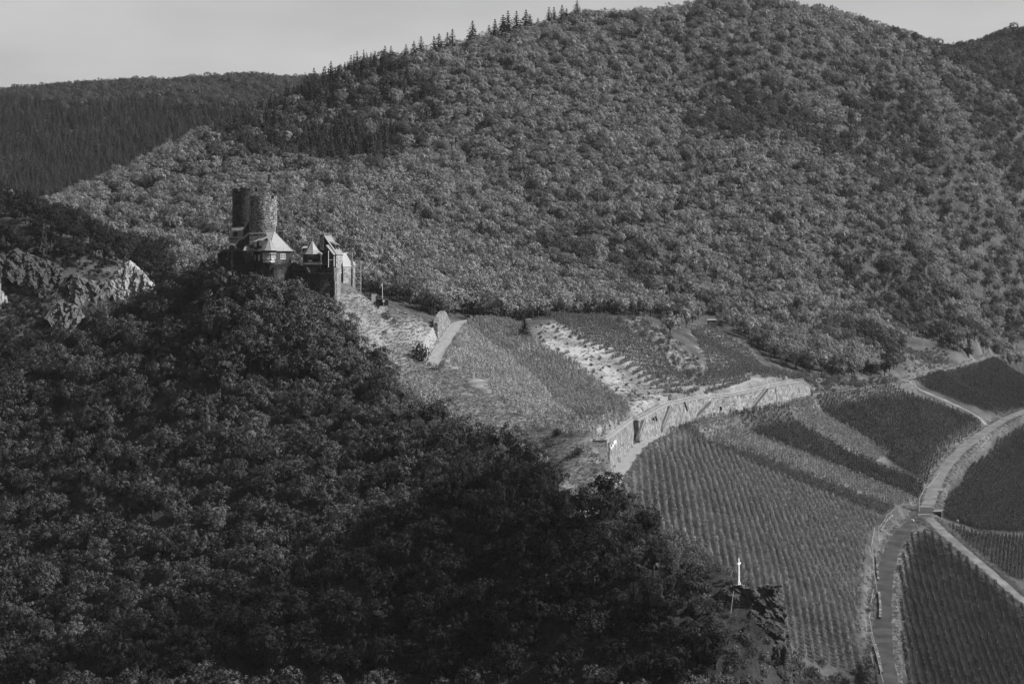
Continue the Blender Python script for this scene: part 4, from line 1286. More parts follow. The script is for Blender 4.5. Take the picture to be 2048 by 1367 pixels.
# --- gate arch with ivy
GA = empty('gate_arch', P(463, 510, 594)); tag(GA, 'ruined round gate arch overgrown with ivy, left end of castle', 'arch')
ac = P(463.2, 497, 594)
vs, fs = [], []
for i in range(17):
    t = math.pi * i / 16
    for rr, yy in ((1.0, 0), (1.0, .9), (1.6, .9), (1.6, 0)):
        vs.append((ac.x - rr * math.cos(t), ac.y + yy, ac.z + rr * math.sin(t) * 1.1))
    if i:
        for s in range(4): fs.append((4 * (i - 1) + s, 4 * (i - 1) + (s + 1) % 4, 4 * i + (s + 1) % 4, 4 * i + s))
MB().add(vs, fs).build('arch_ring', M_render, GA)
for s in (-1, 1): MB().box((ac.x + s * 1.3, ac.y + .45, ac.z - 2.2), (.6, .9, 4.4)).build('pillar', M_ruin, GA)
# --- round turret with cone roof
tc_ = P(625, 520, 592)
TU = empty('round_turret', (tc_.x, tc_.y, P(0, 548, 592).z)); tag(TU, 'round corner turret with pointed octagonal slate roof and dentil frieze', 'tower')
zT = [P(0, v, 592).z for v in (560, 546, 527.5, 524, 507.5)]
MB().ring((tc_.x, tc_.y, 0), [(2.62, zT[0] - 2), (2.55, zT[1]), (2.5, zT[2])], 36).build('lower_wall', M_stone, TU, True)
MB().ring((tc_.x, tc_.y, 0), [(2.98, zT[3]), (2.95, zT[4] + .1)], 36).build('upper_wall', M_stone, TU, True)
MB().ring((tc_.x, tc_.y, 0), [(2.99, zT[3] - .2), (3.06, zT[3]), (3.06, zT[3] + .12)], 36).build('frieze_band', M_render, TU)
for k in range(30):
    t = 2 * math.pi * k / 30; d = Vector((math.cos(t), math.sin(t), 0))
    MB().obox(Vector((tc_.x, tc_.y, (zT[2] + zT[3]) / 2 - .15)) + d * 2.7, Vector((-d.y, d.x, 0)), d, UP, (.3, .5, zT[3] - zT[2] + .1)).build('corbel', M_white, TU)
tap = P(623.5, 481, 592)
mb = MB()
rc = MB()
for k in range(8):
    t0, t1 = R(45 * k + 10), R(45 * k + 55)
    pr_ = [(3.45, zT[4] - .1), (2.2, zT[4] + 1.15), (.0, tap.z)]
    for (ra, za), (rb, zb_) in zip(pr_[:-1], pr_[1:]):
        q = [(tc_.x + ra * math.cos(t0), tc_.y + ra * math.sin(t0), za), (tc_.x + ra * math.cos(t1), tc_.y + ra * math.sin(t1), za)]
        q += [(tc_.x + rb * math.cos(t1), tc_.y + rb * math.sin(t1), zb_), (tc_.x + rb * math.cos(t0), tc_.y + rb * math.sin(t0), zb_)] if rb else [(tc_.x, tc_.y, zb_)]
        mb.slab(q, .1)
    rc.bar((tc_.x + 2.2 * math.cos(t0), tc_.y + 2.2 * math.sin(t0), zT[4] + 1.15), (tc_.x, tc_.y, tap.z), .05, 5)
rf = mb.build('roof', M_slate, TU); rc.bar((tc_.x, tc_.y, tap.z - .2), (tc_.x, tc_.y, tap.z + 1.5), .07, 6, r2=.03); rc.build('finial', M_lead, rf)
for ang, wd, ht in ((-97, 1.1, 1.35), (-25, 1.1, 1.6), (-170, 1.0, 1.4)):
    d = Vector((math.cos(R(ang)), math.sin(R(ang)), 0)); u_ = Vector((-d.y, d.x, 0))
    c_ = Vector((tc_.x, tc_.y, P(0, 516, 592).z)) + d * 2.93
    o = MB().obox(c_, u_, d, UP, (wd, .2, ht)).build('window_opening', M_dark, TU)
    MB().obox(c_ - UP * (ht / 2 + .18) + d * .1, u_, d, UP, (wd * .95, .4, .3)).build('sill', M_white, o)
    MB().obox(c_ + UP * (ht / 2 + .12) + d * .06, u_, d, UP, (wd * 1.2, .3, .2)).build('lintel', M_render, o)
# small roofed stack behind the turret
st = P(610, 500, 600)
SK = empty('small_outbuilding', (st.x, st.y, -6)); tag(SK, 'small flat roofed outbuilding behind the pointed turret', 'outbuilding')
MB().box((st.x, st.y, (P(0, 496, 600).z - 6) / 2), (1.3, 1.6, P(0, 496, 600).z + 6)).build('wall', M_stone, SK)
zz = P(0, 494.5, 600).z
MB().slab([(st.x - .9, st.y - 1.1, zz - .25), (st.x + .9, st.y - 1.1, zz - .25), (st.x + .7, st.y + 1, zz + .4), (st.x - .5, st.y + 1, zz + .4)], .12).build('roof', M_lead, SK)
# --- tall residence with dormers
dirL = Vector((.22, .975, 0)).normalized(); nL = Vector((dirL.y, -dirL.x, 0))
pe = P(672.3, 506.5, 592)          # near eave corner
pr = P(647, 471.6, 592)            # near ridge
Ln = 6.6
half = (Vector((pr.x, pr.y, 0)) - Vector((pe.x, pe.y, 0))); wid = abs(half.dot(nL))
RS = empty('tall_residence', (pe.x, pe.y, -14)); tag(RS, 'tall gabled residence with pale wall and two long roof dormers', 'house')
E0 = Vector((pe.x, pe.y, pe.z)); R0 = E0 - nL * wid; R0.z = pr.z; W0 = E0 - nL * wid * 2
gz = -15.5
vs = []
for k in (0, Ln):
    o_ = dirL * k
    vs += [Vector((E0.x, E0.y, gz)) + o_, E0 + o_ - UP * .1, R0 + o_ - UP * .2, W0 + o_ - UP * .1, Vector((W0.x, W0.y, gz)) + o_]
MB().add(vs, [(4, 3, 2, 1, 0), (5, 6, 7, 8, 9), (0, 1, 6, 5), (1, 2, 7, 6), (2, 3, 8, 7), (3, 4, 9, 8)]).build('wall', M_render, RS)
# dark stone sheet on the gable towards the ravine stands in for its shade
vs = [p - dirL * .05 for p in (Vector((E0.x, E0.y, gz)) - nL * .35, E0 - nL * .35 - UP * .5, R0 - UP * .3, W0 - UP * .1, Vector((W0.x, W0.y, gz)))]
MB().add([*vs, *[v - dirL * .06 for v in vs]], [(0, 1, 2, 3, 4), (9, 8, 7, 6, 5), (0, 5, 6, 1), (1, 6, 7, 2), (2, 7, 8, 3), (3, 8, 9, 4), (4, 9, 5, 0)]).build('gable_shade_sheet', M_stone, RS)
slope = (E0 - R0)
def onroof(s, t, lift=0.0):
    """s along the ridge 0..1, t down the slope 0..1"""
    p = R0 + slope * t + dirL * (Ln * s)
    nn = dirL.cross(slope).normalized()
    if nn.z < 0: nn = -nn
    return p + nn * lift
rf = MB().slab([onroof(-.05, 0), onroof(1.05, 0), onroof(1.05, 1.08), onroof(-.05, 1.08)], .16).slab([onroof(-.05, 0), onroof(1.05, 0), W0 + dirL * Ln * 1.05, W0 - dirL * Ln * .05], .16).build('roof', M_slate, RS)
MB().bar(onroof(-.05, 0), onroof(1.05, 0), .12, 6).bar(onroof(-.06, 0, .02), onroof(-.06, 1.08, .02), .1, 5).build('ridge_cap', M_lead, rf)
for s0 in (.22, .62):
    sd = .2
    a, b = onroof(s0, .3), onroof(s0 + sd, .3); c1, d1 = onroof(s0, .78), onroof(s0 + sd, .78)
    up_ = UP * 1.55
    dm = MB().add([a, b, c1, d1, c1 + up_, d1 + up_], [(0, 2, 4), (1, 5, 3), (2, 3, 5, 4)]).build('dormer', M_dark, RS)
    MB().slab([a - dirL * .15, b + dirL * .15, d1 + up_ + dirL * .15 + nL * .3, c1 + up_ - dirL * .15 + nL * .3], .1).build('dormer_roof', M_slate, dm)
ck = P(642.5, 477, 590.8)
cmy = MB().box((ck.x, ck.y + 1.4, (P(0, 470.5, 591).z + 0) / 2), (1.25, 1.1, P(0, 470.5, 591).z)).build('chimney', M_stone, RS)
MB().box((ck.x, ck.y + 1.4, P(0, 470, 591).z), (1.45, 1.3, .2)).build('chimney_cap', M_stone, cmy)
for zpx in (519.5, 540):
    for s in (.28, .68):
        c_ = E0 + dirL * Ln * s; c_.z = P(0, zpx, 594).z
        window(RS, c_ + nL * .02, nL, .8, 1.75, 2, 3)
# lean-to in front of the gable, with timber gallery
AX = empty('lean_to', P(660, 545, 588)); tag(AX, 'narrow lean-to with steep pale roof and timber gallery against the residence gable', 'annex')
q = [P(652, 490, 587.5), P(657, 489.5, 590), P(671.5, 508.5, 590), P(667.5, 509.5, 587)]
MB().slab(q, .25).build('roof', M_slate, AX)
MB().prism([tuple(P(655, 500, 587.8)[:2]), tuple(P(669, 500, 587.4)[:2]), tuple(P(670, 500, 590.9)[:2]), tuple(P(656, 500, 590.9)[:2])], -16, P(0, 509.5, 588).z).build('wall', M_stone, AX)
gl = P(663, 525, 586.4)
ga = MB().box((gl.x, gl.y, gl.z), (1.35, 1.3, 1.6)).build('gallery', M_timber, AX)
MB().bar((gl.x - .9, gl.y - .7, gl.z + 3.8), (gl.x - .9, gl.y - .7, gl.z - 1.5), .1, 6).build('post', M_white, AX)
MB().bar((gl.x + .85, gl.y - .7, gl.z + 2.0), (gl.x + .85, gl.y - .7, gl.z - 1.2), .12, 6).build('post', M_white, AX)
MB().obox((gl.x, gl.y - .68, gl.z + .85), (1, 0, 0), (0, 1, 0), UP, (1.6, .12, .12)).build('rail', M_white, ga)
# --- annexes beyond the residence
def monopitch(name, pts, Y0, wallpx, zb, label, wm):
    e = empty(name, P(wallpx[0], 560, Y0)); tag(e, label, 'annex')
    MB().slab(pts, .16).build('roof', M_lead, e)
    return e
AN = monopitch('annex', [P(683.5, 505.5, 600), P(697.5, 505, 603), P(703.5, 533.5, 600.5), P(686, 533.5, 596.3)], 598, (686, 702), -16, 'pale annex with steep bright slate roof between residence and scaffold', M_render)
a0, a1 = P(686.5, 533, 596.8), P(702, 533, 600.6)
MB().prism([tuple(a0[:2]), tuple(a1[:2]), (a1.x - 1, a1.y + 4), (a0.x - 2, a0.y + 4)], -17, a0.z - .1).build('wall', M_render, AN)
nA = Vector(((a1 - a0).y, -(a1 - a0).x, 0)).normalized()
for s in (.2, .42): window(AN, (a0 + (a1 - a0) * s) - UP * 1.2 + nA * .03, nA, .45, 1.3, 1, 2)
pl = P(701, 520, 602)
pil = MB().box((pl.x, pl.y, (P(0, 504.5, 602).z - 16) / 2), (1.3, 1.1, P(0, 504.5, 602).z + 16)).build('stack', M_render, AN)
AN2 = monopitch('annex', [P(705.5, 522.5, 606), P(708, 522.5, 608), P(713.5, 531.3, 606), P(707.5, 531.3, 602.5)], 604, (704, 710), -16, 'smallest annex with steep little roof beside the scaffold', M_render)
b0, b1 = P(703.5, 532, 601.8), P(710, 532, 604)
MB().prism([tuple(b0[:2]), tuple(b1[:2]), (b1.x - 1, b1.y + 4), (b0.x - 1, b0.y + 4)], -17, b0.z - .1).build('wall', M_render, AN2)
window(AN2, (b0 + (b1 - b0) * .6) - UP * 1.4 + nA * .03, nA, .5, 1.1, 1, 2)
# --- scaffold
sc0 = P(716, 584, 601)
SCF = empty('scaffold', (sc0.x, sc0.y, sc0.z - 1)); tag(SCF, 'slim galvanised scaffold tower at the end of the castle', 'scaffold')
zt_ = P(0, 521, 601).z; zb_ = sc0.z - 1.2
sx = [P(710.3, 0, 601).x, P(721.5, 0, 601).x]; sy = [600.4, 602]
for x_ in sx:
    for y_ in sy: MB().bar((x_, y_, zb_), (x_, y_, zt_), .06, 6).build('standard', M_steel, SCF)
nl_ = 6; dzl = (zt_ - zb_ - .4) / nl_
for i in range(nl_ + 1):
    z_ = zb_ + .3 + dzl * i
    mb = MB()
    for y_ in sy: mb.bar((sx[0], y_, z_), (sx[1], y_, z_), .045, 6).bar((sx[0], y_, z_ + .95), (sx[1], y_, z_ + .95), .04, 6).bar((sx[0], y_, z_ + .5), (sx[1], y_, z_ + .5), .035, 6)
    for x_ in sx: mb.bar((x_, sy[0], z_), (x_, sy[1], z_), .045, 6)
    mb.build('ledger', M_steel, SCF)
    if i < nl_:
        MB().box(((sx[0] + sx[1]) / 2, (sy[0] + sy[1]) / 2, z_ + .1), (sx[1] - sx[0] - .1, 1.3, .08)).build('deck', M_stake, SCF)
        a, b = (sx[0], sx[1]) if i % 2 else (sx[1], sx[0])
        MB().bar((a, sy[0] - .05, z_), (b, sy[0] - .05, z_ + dzl), .045, 6).build('brace', M_steel, SCF)
# --- ring walls
def ringwall(name, pts, th, mat, zb, label, jag=.25, n=4):
    """pts: (px, py of the top, distance) along the face."""
    ps = [P(*p) for p in pts]
    e = empty(name, (ps[0].x, ps[0].y, zb)); tag(e, label, 'wall')
    line = []
    for a, b in zip(ps[:-1], ps[1:]):
        k = max(2, int((b - a).length / .8))
        for i in range(k):
            q = a.lerp(b, i / k); q.z += random.uniform(-jag, jag); line.append(q)
    line.append(ps[-1])
    vs, fs = [], []
    for i, p in enumerate(line):
        a = line[max(i - 1, 0)]; b = line[min(i + 1, len(line) - 1)]
        d = Vector((b.x - a.x, b.y - a.y, 0)).normalized(); nn = Vector((-d.y, d.x, 0))
        vs += [(p.x, p.y, zb), (p.x, p.y, p.z), (p.x + nn.x * th, p.y + nn.y * th, p.z), (p.x + nn.x * th, p.y + nn.y * th, zb)]
        if i:
            for s in range(3): fs.append((4 * (i - 1) + s, 4 * i + s, 4 * i + s + 1, 4 * (i - 1) + s + 1))
    m_ = 4 * (len(line) - 1)
    fs += [(0, 1, 2, 3), (m_ + 3, m_ + 2, m_ + 1, m_)]
    MB().add(vs, fs).build('masonry', mat, e)
    return e, line
ivy_me = []
def ivy_on(parent, line, depth, n, out=.35, leaf=.4):
    """Ivy hanging over a wall head and down its face."""
    ps = np.array([tuple(p) for p in line])
    t = rng.uniform(0, len(ps) - 1.001, n); i = t.astype(int); f = (t - i)[:, None]
    c_ = ps[i] * (1 - f) + ps[i + 1] * f
    c_[:, 2] += .3 - rng.exponential(depth, n)
    d = ps[i + 1] - ps[i]; nn = np.stack([d[:, 1], -d[:, 0], np.zeros(n)], 1); nn /= np.linalg.norm(nn, axis=1, keepdims=True)
    c_ += nn * rng.uniform(0, out, (n, 1))
    nn[:, 2] = .4
    v_, f_ = quads(c_, nn + rng.normal(size=nn.shape) * .5, rng.uniform(.6, 1.3, n) * leaf, .8)
    o = bpy.data.objects.new('ivy', fast_mesh('ivy', v_, f_, (M_ivy,))); COL.objects.link(o)
    o.parent = parent; o.matrix_parent_inverse = Matrix.LocRotScale(parent.location, parent.rotation_euler, parent.scale).inverted()
    tag(o, kind='stuff')
RW1, l1 = ringwall('ring_wall', [(586, 526, 590), (594, 528.5, 588.5), (606, 532, 587.5), (613, 537, 587), (617, 545, 586.5)], 1.2, M_ruin, -17, 'broken ring wall with sloping top left of the turret', .3)
ivy_on(RW1, l1, .5, 260)
RW2, l2 = ringwall('bastion_wall', [(615, 546.5, 586), (640, 547.5, 584.5), (668.5, 547.5, 584.5)], 1.4, M_ruin, -21, 'dark high bastion wall under the pointed turret, green along its top', .12)
ivy_on(RW2, l2, .8, 900)
pr0 = P(670, 547, 584.4)
MB().prism([(pr0.x - .3, pr0.y - .15), (pr0.x + .6, pr0.y + .2), (pr0.x + 1.4, pr0.y + 5), (pr0.x - .2, pr0.y + 5)], -21, P(0, 535, 585).z).build('corner_pier', M_render, RW2)
MB().bar((pr0.x + .1, pr0.y - .9, P(0, 590, 584).z), (pr0.x, pr0.y - .3, P(0, 562, 584).z), .3, 6).build('raking_buttress', M_render, RW2)
RW3, l3 = ringwall('terrace_wall', [(643, 534.5, 589), (655, 533, 588.6), (667.5, 535.5, 588.2)], .8, M_stone, -16, 'short terrace wall between turret and residence', .1)
ivy_on(RW3, l3, .4, 120)
RW4, l4 = ringwall('ring_wall', [(438, 508, 597), (446, 504, 595), (458, 500, 594)], 1.0, M_ruin, -14, 'dark ivy-covered wall at the far left end of the castle', .3)
ivy_on(RW4, l4, 2.2, 1500, .6)
RW5, l5 = ringwall('ring_wall', [(468, 503, 592), (480, 500, 590.5), (490, 502.5, 589.5), (506, 503, 589.5)], 1.0, M_ruin, -15, 'ivy-smothered wall in front of the side wing', .3)
ivy_on(RW5, l5, 2.6, 2600, .7)
ivy_on(GA, [Vector((ac.x - 1.6, ac.y + 1, ac.z + 1)), Vector((ac.x + 1.6, ac.y + 1, ac.z + 1))], 1.2, 250, .5)
# wall foot under the pale house side
RW6, l6 = ringwall('ring_wall', [(548, 533, 585), (566, 530, 588), (584, 527, 592)], 1.2, M_stone, -18, 'rough stone footing below the lit side of the corner house', .4)
ivy_on(RW6, l6, 1.2, 500)
# --- things by the end of the castle
tr = P(738, 590, 602)
TE = empty('timber_terrace', (tr.x, tr.y, tr.z - 1)); tag(TE, 'dark timber terrace with crooked railing below the scaffold', 'terrace')
x0, x1 = P(726, 0, 602).x, P(752, 0, 602).x; zt = P(0, 588, 602).z
MB().box(((x0 + x1) / 2, 602.5, zt), (x1 - x0, 2.4, .25)).build('deck', M_timber, TE)
for i in range(7):
    x_ = x0 + (x1 - x0) * i / 6
    MB().bar((x_, 601.5, zt - 1.8), (x_ + random.uniform(-.1, .1), 601.5, zt + random.uniform(.8, 1.25)), .09, 6).build('post', M_timber, TE)
MB().bar((x0, 601.5, zt + .7), (x1, 601.5, zt + .85), .06, 6).bar((x0 + 2.2, 601.5, zt), (x0 + 3.5, 601.5, zt + 1.1), .06, 6).build('rail', M_timber, TE)
b_ = P(748, 593, 600.5)
PB = empty('stone_pier', (b_.x, b_.y, b_.z - 4)); tag(PB, 'pale rendered wall block with rounded top below the terrace', 'wall')
MB().box((b_.x, b_.y, b_.z - 1.4), (2.0, 1.4, 4.4), .2, 0, .9).build('block', M_concrete, PB)
MB().box((P(755, 0, 600).x, 600.3, P(0, 606, 600).z), (.7, .8, 5.0)).build('pier', M_stone, PB)
pv = P(767, 601, 599)
PVL = empty('dark_pavilion', (pv.x, pv.y, pv.z - 1.8)); tag(PVL, 'low dark open shelter on posts below the white flag', 'shelter')
MB().slab([(pv.x - 1.7, pv.y - 1.1, pv.z + .45), (pv.x + 1.7, pv.y - 1.1, pv.z + .3), (pv.x + 1.7, pv.y + 1.1, pv.z + .6), (pv.x - 1.7, pv.y + 1.1, pv.z + .75)], .15).build('roof', M_timber, PVL)
MB().box((pv.x, pv.y + .9, pv.z - .6), (3.0, .15, 2.2)).build('back_wall', M_dark, PVL)
for s in (-1, 1):
    for t in (-.9, .9): MB().bar((pv.x + s * 1.5, pv.y + t, pv.z - 2.5), (pv.x + s * 1.5, pv.y + t, pv.z + .35), .08, 6).build('post', M_timber, PVL)
sg = P(767.2, 601.8, 597.4)
SGN = empty('round_sign', (sg.x, sg.y, sg.z - 2)); tag(SGN, 'white round sign on a short post before the dark shelter', 'sign')
MB().bar((sg.x, sg.y, sg.z - 2.4), (sg.x, sg.y, sg.z - .2), .05, 6).build('post', M_steel, SGN)
MB().bar((sg.x, sg.y - .04, sg.z), (sg.x, sg.y + .04, sg.z), .38, 16).build('disc', M_white, SGN)
f0 = P(765.3, 594, 601); f1 = P(764.5, 565.5, 601)
FW = empty('flagpole', (f0.x, f0.y, f0.z - 1)); tag(FW, 'short white flagpole with small white flag beside the shelter', 'flagpole')
MB().bar((f0.x, f0.y, f0.z - 1.5), (f1.x, f1.y, f1.z), .07, 8).build('pole', M_white, FW)
vs = [(f1.x, f1.y, f1.z - .25), (f1.x - .35, f1.y - .1, f1.z - .5), (f1.x - .62, f1.y + .05, f1.z - 1.2), (f1.x - .4, f1.y, f1.z - 1.1), (f1.x, f1.y, f1.z - .95)]
MB().add(vs, [(0, 1, 2, 3, 4)]).build('flag', M_white, FW)

# ------------------------------------------------------------------ long retaining wall below the vineyards
WL = empty('retaining_wall', (wall_foot[0][0], wall_foot[0][1], -58)); tag(WL, 'long pale stone retaining wall with railings and stair ribs across the vineyards', 'wall')
def wsec(i, a, b, zt0, zt1, off0, off1, name='wall_section', z0=-60.5):
    a = Vector((a[0], a[1], 0)); b = Vector((b[0], b[1], 0))
    d = (b - a).normalized(); nn = Vector((d.y, -d.x, 0))   # towards the road
    n = max(2, int((b - a).length / 3))
    vs, fs = [], []
    for k in range(n + 1):
        t = k / n
        p = a.lerp(b, t) + nn * (off0 + (off1 - off0) * t); zt = zt0 + (zt1 - zt0) * t + .12 * math.sin(k * 2.3 + i)
        vs += [tuple(p + nn * .9 + UP * z0), tuple(p + UP * zt), tuple(p - nn * 3.6 + UP * zt), tuple(p - nn * 3.8 + UP * z0)]
        if k:
            for s in range(3): fs.append((4 * (k - 1) + s, 4 * k + s, 4 * k + s + 1, 4 * (k - 1) + s + 1))
    m_ = 4 * n
    fs += [(0, 1, 2, 3), (m_ + 3, m_ + 2, m_ + 1, m_)]
    MB().add(vs, fs).build(name, M_wallst, WL)
    # coping and railing on the wall head
    A_ = a + nn * off0 + UP * zt0; B_ = b + nn * off1 + UP * zt1
    dd = (B_ - A_).normalized()
    L = (B_ - A_).length
    MB().obox((A_ + B_) / 2 - nn * .3 + UP * .1, dd, nn, dd.cross(nn) if dd.cross(nn).z > 0 else -dd.cross(nn), (L, 1.0, .2)).build('coping', M_concrete, WL)
    mb = MB()
    k = max(2, int(L / 2.2))
    for j in range(k + 1):
        p = A_.lerp(B_, j / k) - nn * .25
        mb.bar(p, p + UP * 1.1, .05, 5)
    mb.bar(A_ + UP * 1.1 - nn * .25, B_ + UP * 1.1 - nn * .25, .075, 5).bar(A_ + UP * .6 - nn * .25, B_ + UP * .6 - nn * .25, .045, 5)
    mb.build('railing', M_steel, WL)
    return A_, B_, nn
offs = [0.0] + [1.6] * 8
for i in range(8):
    o0 = 0.0 if i == 0 else 1.6
    if i == 0: wsec(i, wall_foot[0], wall_foot[1], WALL_TOPZ[0], WALL_TOPZ[1], 0, 0)
    else: wsec(i, wall_foot[i], wall_foot[i + 1], WALL_TOPZ[i], WALL_TOPZ[i + 1], o0, o0 if i < 7 else .4)
# return at the near end
w0 = Vector(wall_foot[0]); dW = (Vector(wall_foot[1]) - w0).normalized(); nW = Vector((dW.y, -dW.x, 0))
c0 = w0; c1 = w0 - nW * 2.3 - dW * .6; c2 = w0 - nW * 5.2 + dW * 1.0
vs = [(c0.x + nW.x * .9, c0.y + nW.y * .9, -61), (c1.x, c1.y, -61), (c2.x, c2.y, -57), (c0.x, c0.y, -49.7), (c1.x, c1.y, -51.0), (c2.x, c2.y, -52.0), (c2.x + 2, c2.y + 5, -52.5), (c0.x - 1, c0.y + 5, -50.0)]
MB().add(vs, [(0, 3, 4, 1), (1, 4, 5, 2), (3, 7, 6, 5, 4)]).build('end_return', M_wallst, WL)
MB().bar(Vector((c1.x, c1.y, -51)), Vector((c1.x, c1.y, -49.9)), .05, 5).bar(Vector((c2.x, c2.y, -52)), Vector((c2.x, c2.y, -50.9)), .05, 5).bar((c1.x, c1.y, -49.9), (c2.x, c2.y, -50.9), .07, 5).build('railing', M_steel, WL)
MB().obox(w0 + nW * .62 + dW * .35 + UP * (58 - 54.9), nW, dW, UP, (.3, .5, 9.6)).build('drain_channel', M_ruin, WL)
# stair ribs running down the face
def rib(px0, py0, px1, py1, Y0, Y1):
    a, b = P(px0, py0, Y0), P(px1, py1, Y1)
    d = (b - a); n = 14
    dn = Vector((dW.x, dW.y, 0)); nn = nW
    mb = MB()
    for k in range(n):
        p = a.lerp(b, (k + .5) / n)
        mb.obox(p - UP * .5, dn, nn, UP, (d.length / n * 1.02, 1.2, 1.0))
    o = mb.build('wall_stair', M_concrete, WL)
    mb = MB()
    off = nn * .65
    mb.bar(a + UP * 1.0 + off, b + UP * 1.0 + off, .07, 5)
    for k in range(5):
        p = a.lerp(b, k / 4) + off; mb.bar(p - UP * .2, p + UP * 1.0, .05, 5)
    mb.build('handrail', M_steel, o)
def wall_y(px):
    for a, b in zip(wall_foot[:-1], wall_foot[1:]):
        p0, p1 = CX + F * a[0] / a[1], CX + F * b[0] / b[1]
        if p0 <= px <= p1: return a[1] + (b[1] - a[1]) * (px - p0) / (p1 - p0)
    return wall_foot[-1][1]
def face_pt(px, py, out=2.3):
    for a, b in zip(wall_foot[1:-1], wall_foot[2:]):
        if CX + F * b[0] / b[1] >= px: break
    a = Vector((a[0], a[1], 0)); b = Vector((b[0], b[1], 0)); d = (b - a).normalized(); nn = Vector((d.y, -d.x, 0))
    rv = Vector(((px - CX) / F, 1, (HY - py) / F))
    return rv * ((a + nn * out).dot(nn) / rv.dot(nn))
for px0, py0, px1, py1 in ((1288, 838, 1275, 876), (1341, 810, 1322, 858), (1420, 800, 1386, 834), (1534, 775, 1503, 814)):
    rib(px0, py0, px1, py1, face_pt(px0, py0).y, face_pt(px1, py1).y)
for px0, py0, py1 in ((1311, 832, 841), (1369, 803, 821), (1441, 812, 820), (1306, 835, 840)):
    Y = face_pt(px0, py0, 2.1).y
    a, b = P(px0, py0, Y), P(px0 + (py1 - py0) * .3, py1, Y)
    MB().obox((a + b) / 2, dW, nW, (b - a).normalized(), (.7, .5, (b - a).length)).build('drain_slot', M_dark, WL)
# white painted lettering on the first section
pa, pb = Vector(wall_foot[0]), Vector(wall_foot[1])
def onwall(px, py):
    """point on the first section's face seen at a pixel"""
    nn = nW; best = None
    q0 = pa + nn * .45
    dirv = Vector(((px - CX) / F, 1, (HY - py) / F))
    t = (q0 - Vector((0, 0, 0))).dot(nn) / dirv.dot(nn)
    return dirv * t
strokes = [((1219, 889), (1221, 897)), ((1221, 897), (1226, 889)), ((1223, 886), (1225, 893)), ((1225, 893), (1229, 884)), ((1229, 880), (1231, 890)), ((1226, 884), (1231, 880)), ((1226, 888), (1232, 883)), ((1231, 880), (1233, 888))]
mb = MB()
for a, b in strokes:
    p, q = onwall(*a), onwall(*b)
    d = (q - p).normalized(); up = d.cross(nW)
    mb.obox((p + q) / 2 + nW * .12, d, nW, up, ((q - p).length + .25, .05, .34))
mb.build('painted_lettering', M_white, WL)

# ------------------------------------------------------------------ wall beside the castle track
CTW = empty('track_wall', tuple(P(872, 700, 592))); tag(CTW, 'bright curved retaining wall beside the castle track', 'wall')
cl = [Vector(p) for p in ctrack]
def side(i, off):
    a = cl[max(i - 1, 0)]; b = cl[min(i + 1, len(cl) - 1)]
    d = Vector((b.x - a.x, b.y - a.y, 0)).normalized(); nn = Vector((-d.y, d.x, 0))
    return cl[i] + nn * off, nn
def curved(i0, i1, hs, name, off, mat, courses=1):
    for cst in range(courses):
        vs, fs = [], []
        for k, i in enumerate(range(i0, i1 + 1)):
            p, nn = side(i, off)
            t = k / (i1 - i0)
            h = hs[0] + (hs[1] - hs[0]) * t if len(hs) == 2 else np.interp(t, np.linspace(0, 1, len(hs)), hs)
            z0 = p.z - .6 + (h + .6) * cst / courses; z1 = p.z - .6 + (h + .6) * (cst + 1) / courses
            s0 = .35 * cst
            vs += [tuple(p + nn * (s0) + UP * (z0 - p.z)), tuple(p + nn * (s0 + .12) + UP * (z1 - p.z)), tuple(p + nn * (s0 + 1.6) + UP * (z1 - p.z)), tuple(p + nn * (s0 + 1.6) + UP * (z0 - p.z))]
            if k:
                for s in range(4): fs.append((4 * (k - 1) + s, 4 * k + s, 4 * k + (s + 1) % 4, 4 * (k - 1) + (s + 1) % 4))
        m_ = 4 * (i1 - i0)
        fs += [(0, 1, 2, 3), (m_ + 3, m_ + 2, m_ + 1, m_)]
        MB().add(vs, fs).build(name, mat, CTW)
curved(5, 15, [3.2, 4.6, 4.2], 'stepped_course', 2.5, M_concrete, 5)
curved(15, 29, [5.8, 7.0, 6.5, 4.0, 1.0], 'upper_section', 2.5, M_wallst, 1)

# ------------------------------------------------------------------ cross, bench, crag furniture
cb = P(1477.5, 1167, 400); cb.z = min(cb.z, float(h_at(cb.x, cb.y)) + 1.5)
zc0 = P(0, 1167, 400).z
CRS = empty('wayside_cross', (cb.x, cb.y, zc0)); tag(CRS, 'tall white cross with flared foot on the crag', 'cross')
MB().box((cb.x, cb.y, zc0 + 2.75), (.36, .32, 5.6), .5, 0, .78).build('upright', M_cross, CRS)
MB().box((cb.x, cb.y, zc0 + .2), (1.0, .9, .9), .5, 0, .5).build('foot', M_cross, CRS)
MB().box((cb.x, cb.y, zc0 - 1.6), (2.4, 2.0, 3.0), .5, 0, .9).build('plinth', M_concrete, CRS)
ad = Vector((.42, .9, 0)).normalized()
MB().obox((cb.x, cb.y, zc0 + 4.4), ad, Vector((-ad.y, ad.x, 0)), UP, (1.9, .34, .32)).build('arm', M_cross, CRS)
def bench(px, py, Y, rz, label, w_=1.9):
    p = P(px, py, Y)
    e = empty('bench', tuple(p), rz); tag(e, label, 'bench')
    cs, sn = math.cos(rz), math.sin(rz); u = Vector((cs, sn, 0)); v = Vector((-sn, cs, 0))
    for k in range(3): MB().obox(p + v * (k * .17 - .17) + UP * .48, u, v, UP, (w_, .14, .06)).build('seat_slat', M_steel, e)
    for k in range(2): MB().obox(p + v * .32 + UP * (.68 + k * .2), u, v, UP, (w_, .05, .14)).build('back_slat', M_steel, e)
    for s in (-1, 1): MB().obox(p + u * s * w_ * .38 + UP * .1, u, v, UP, (.2, .5, .7)).build('leg', M_concrete, e)
    return e
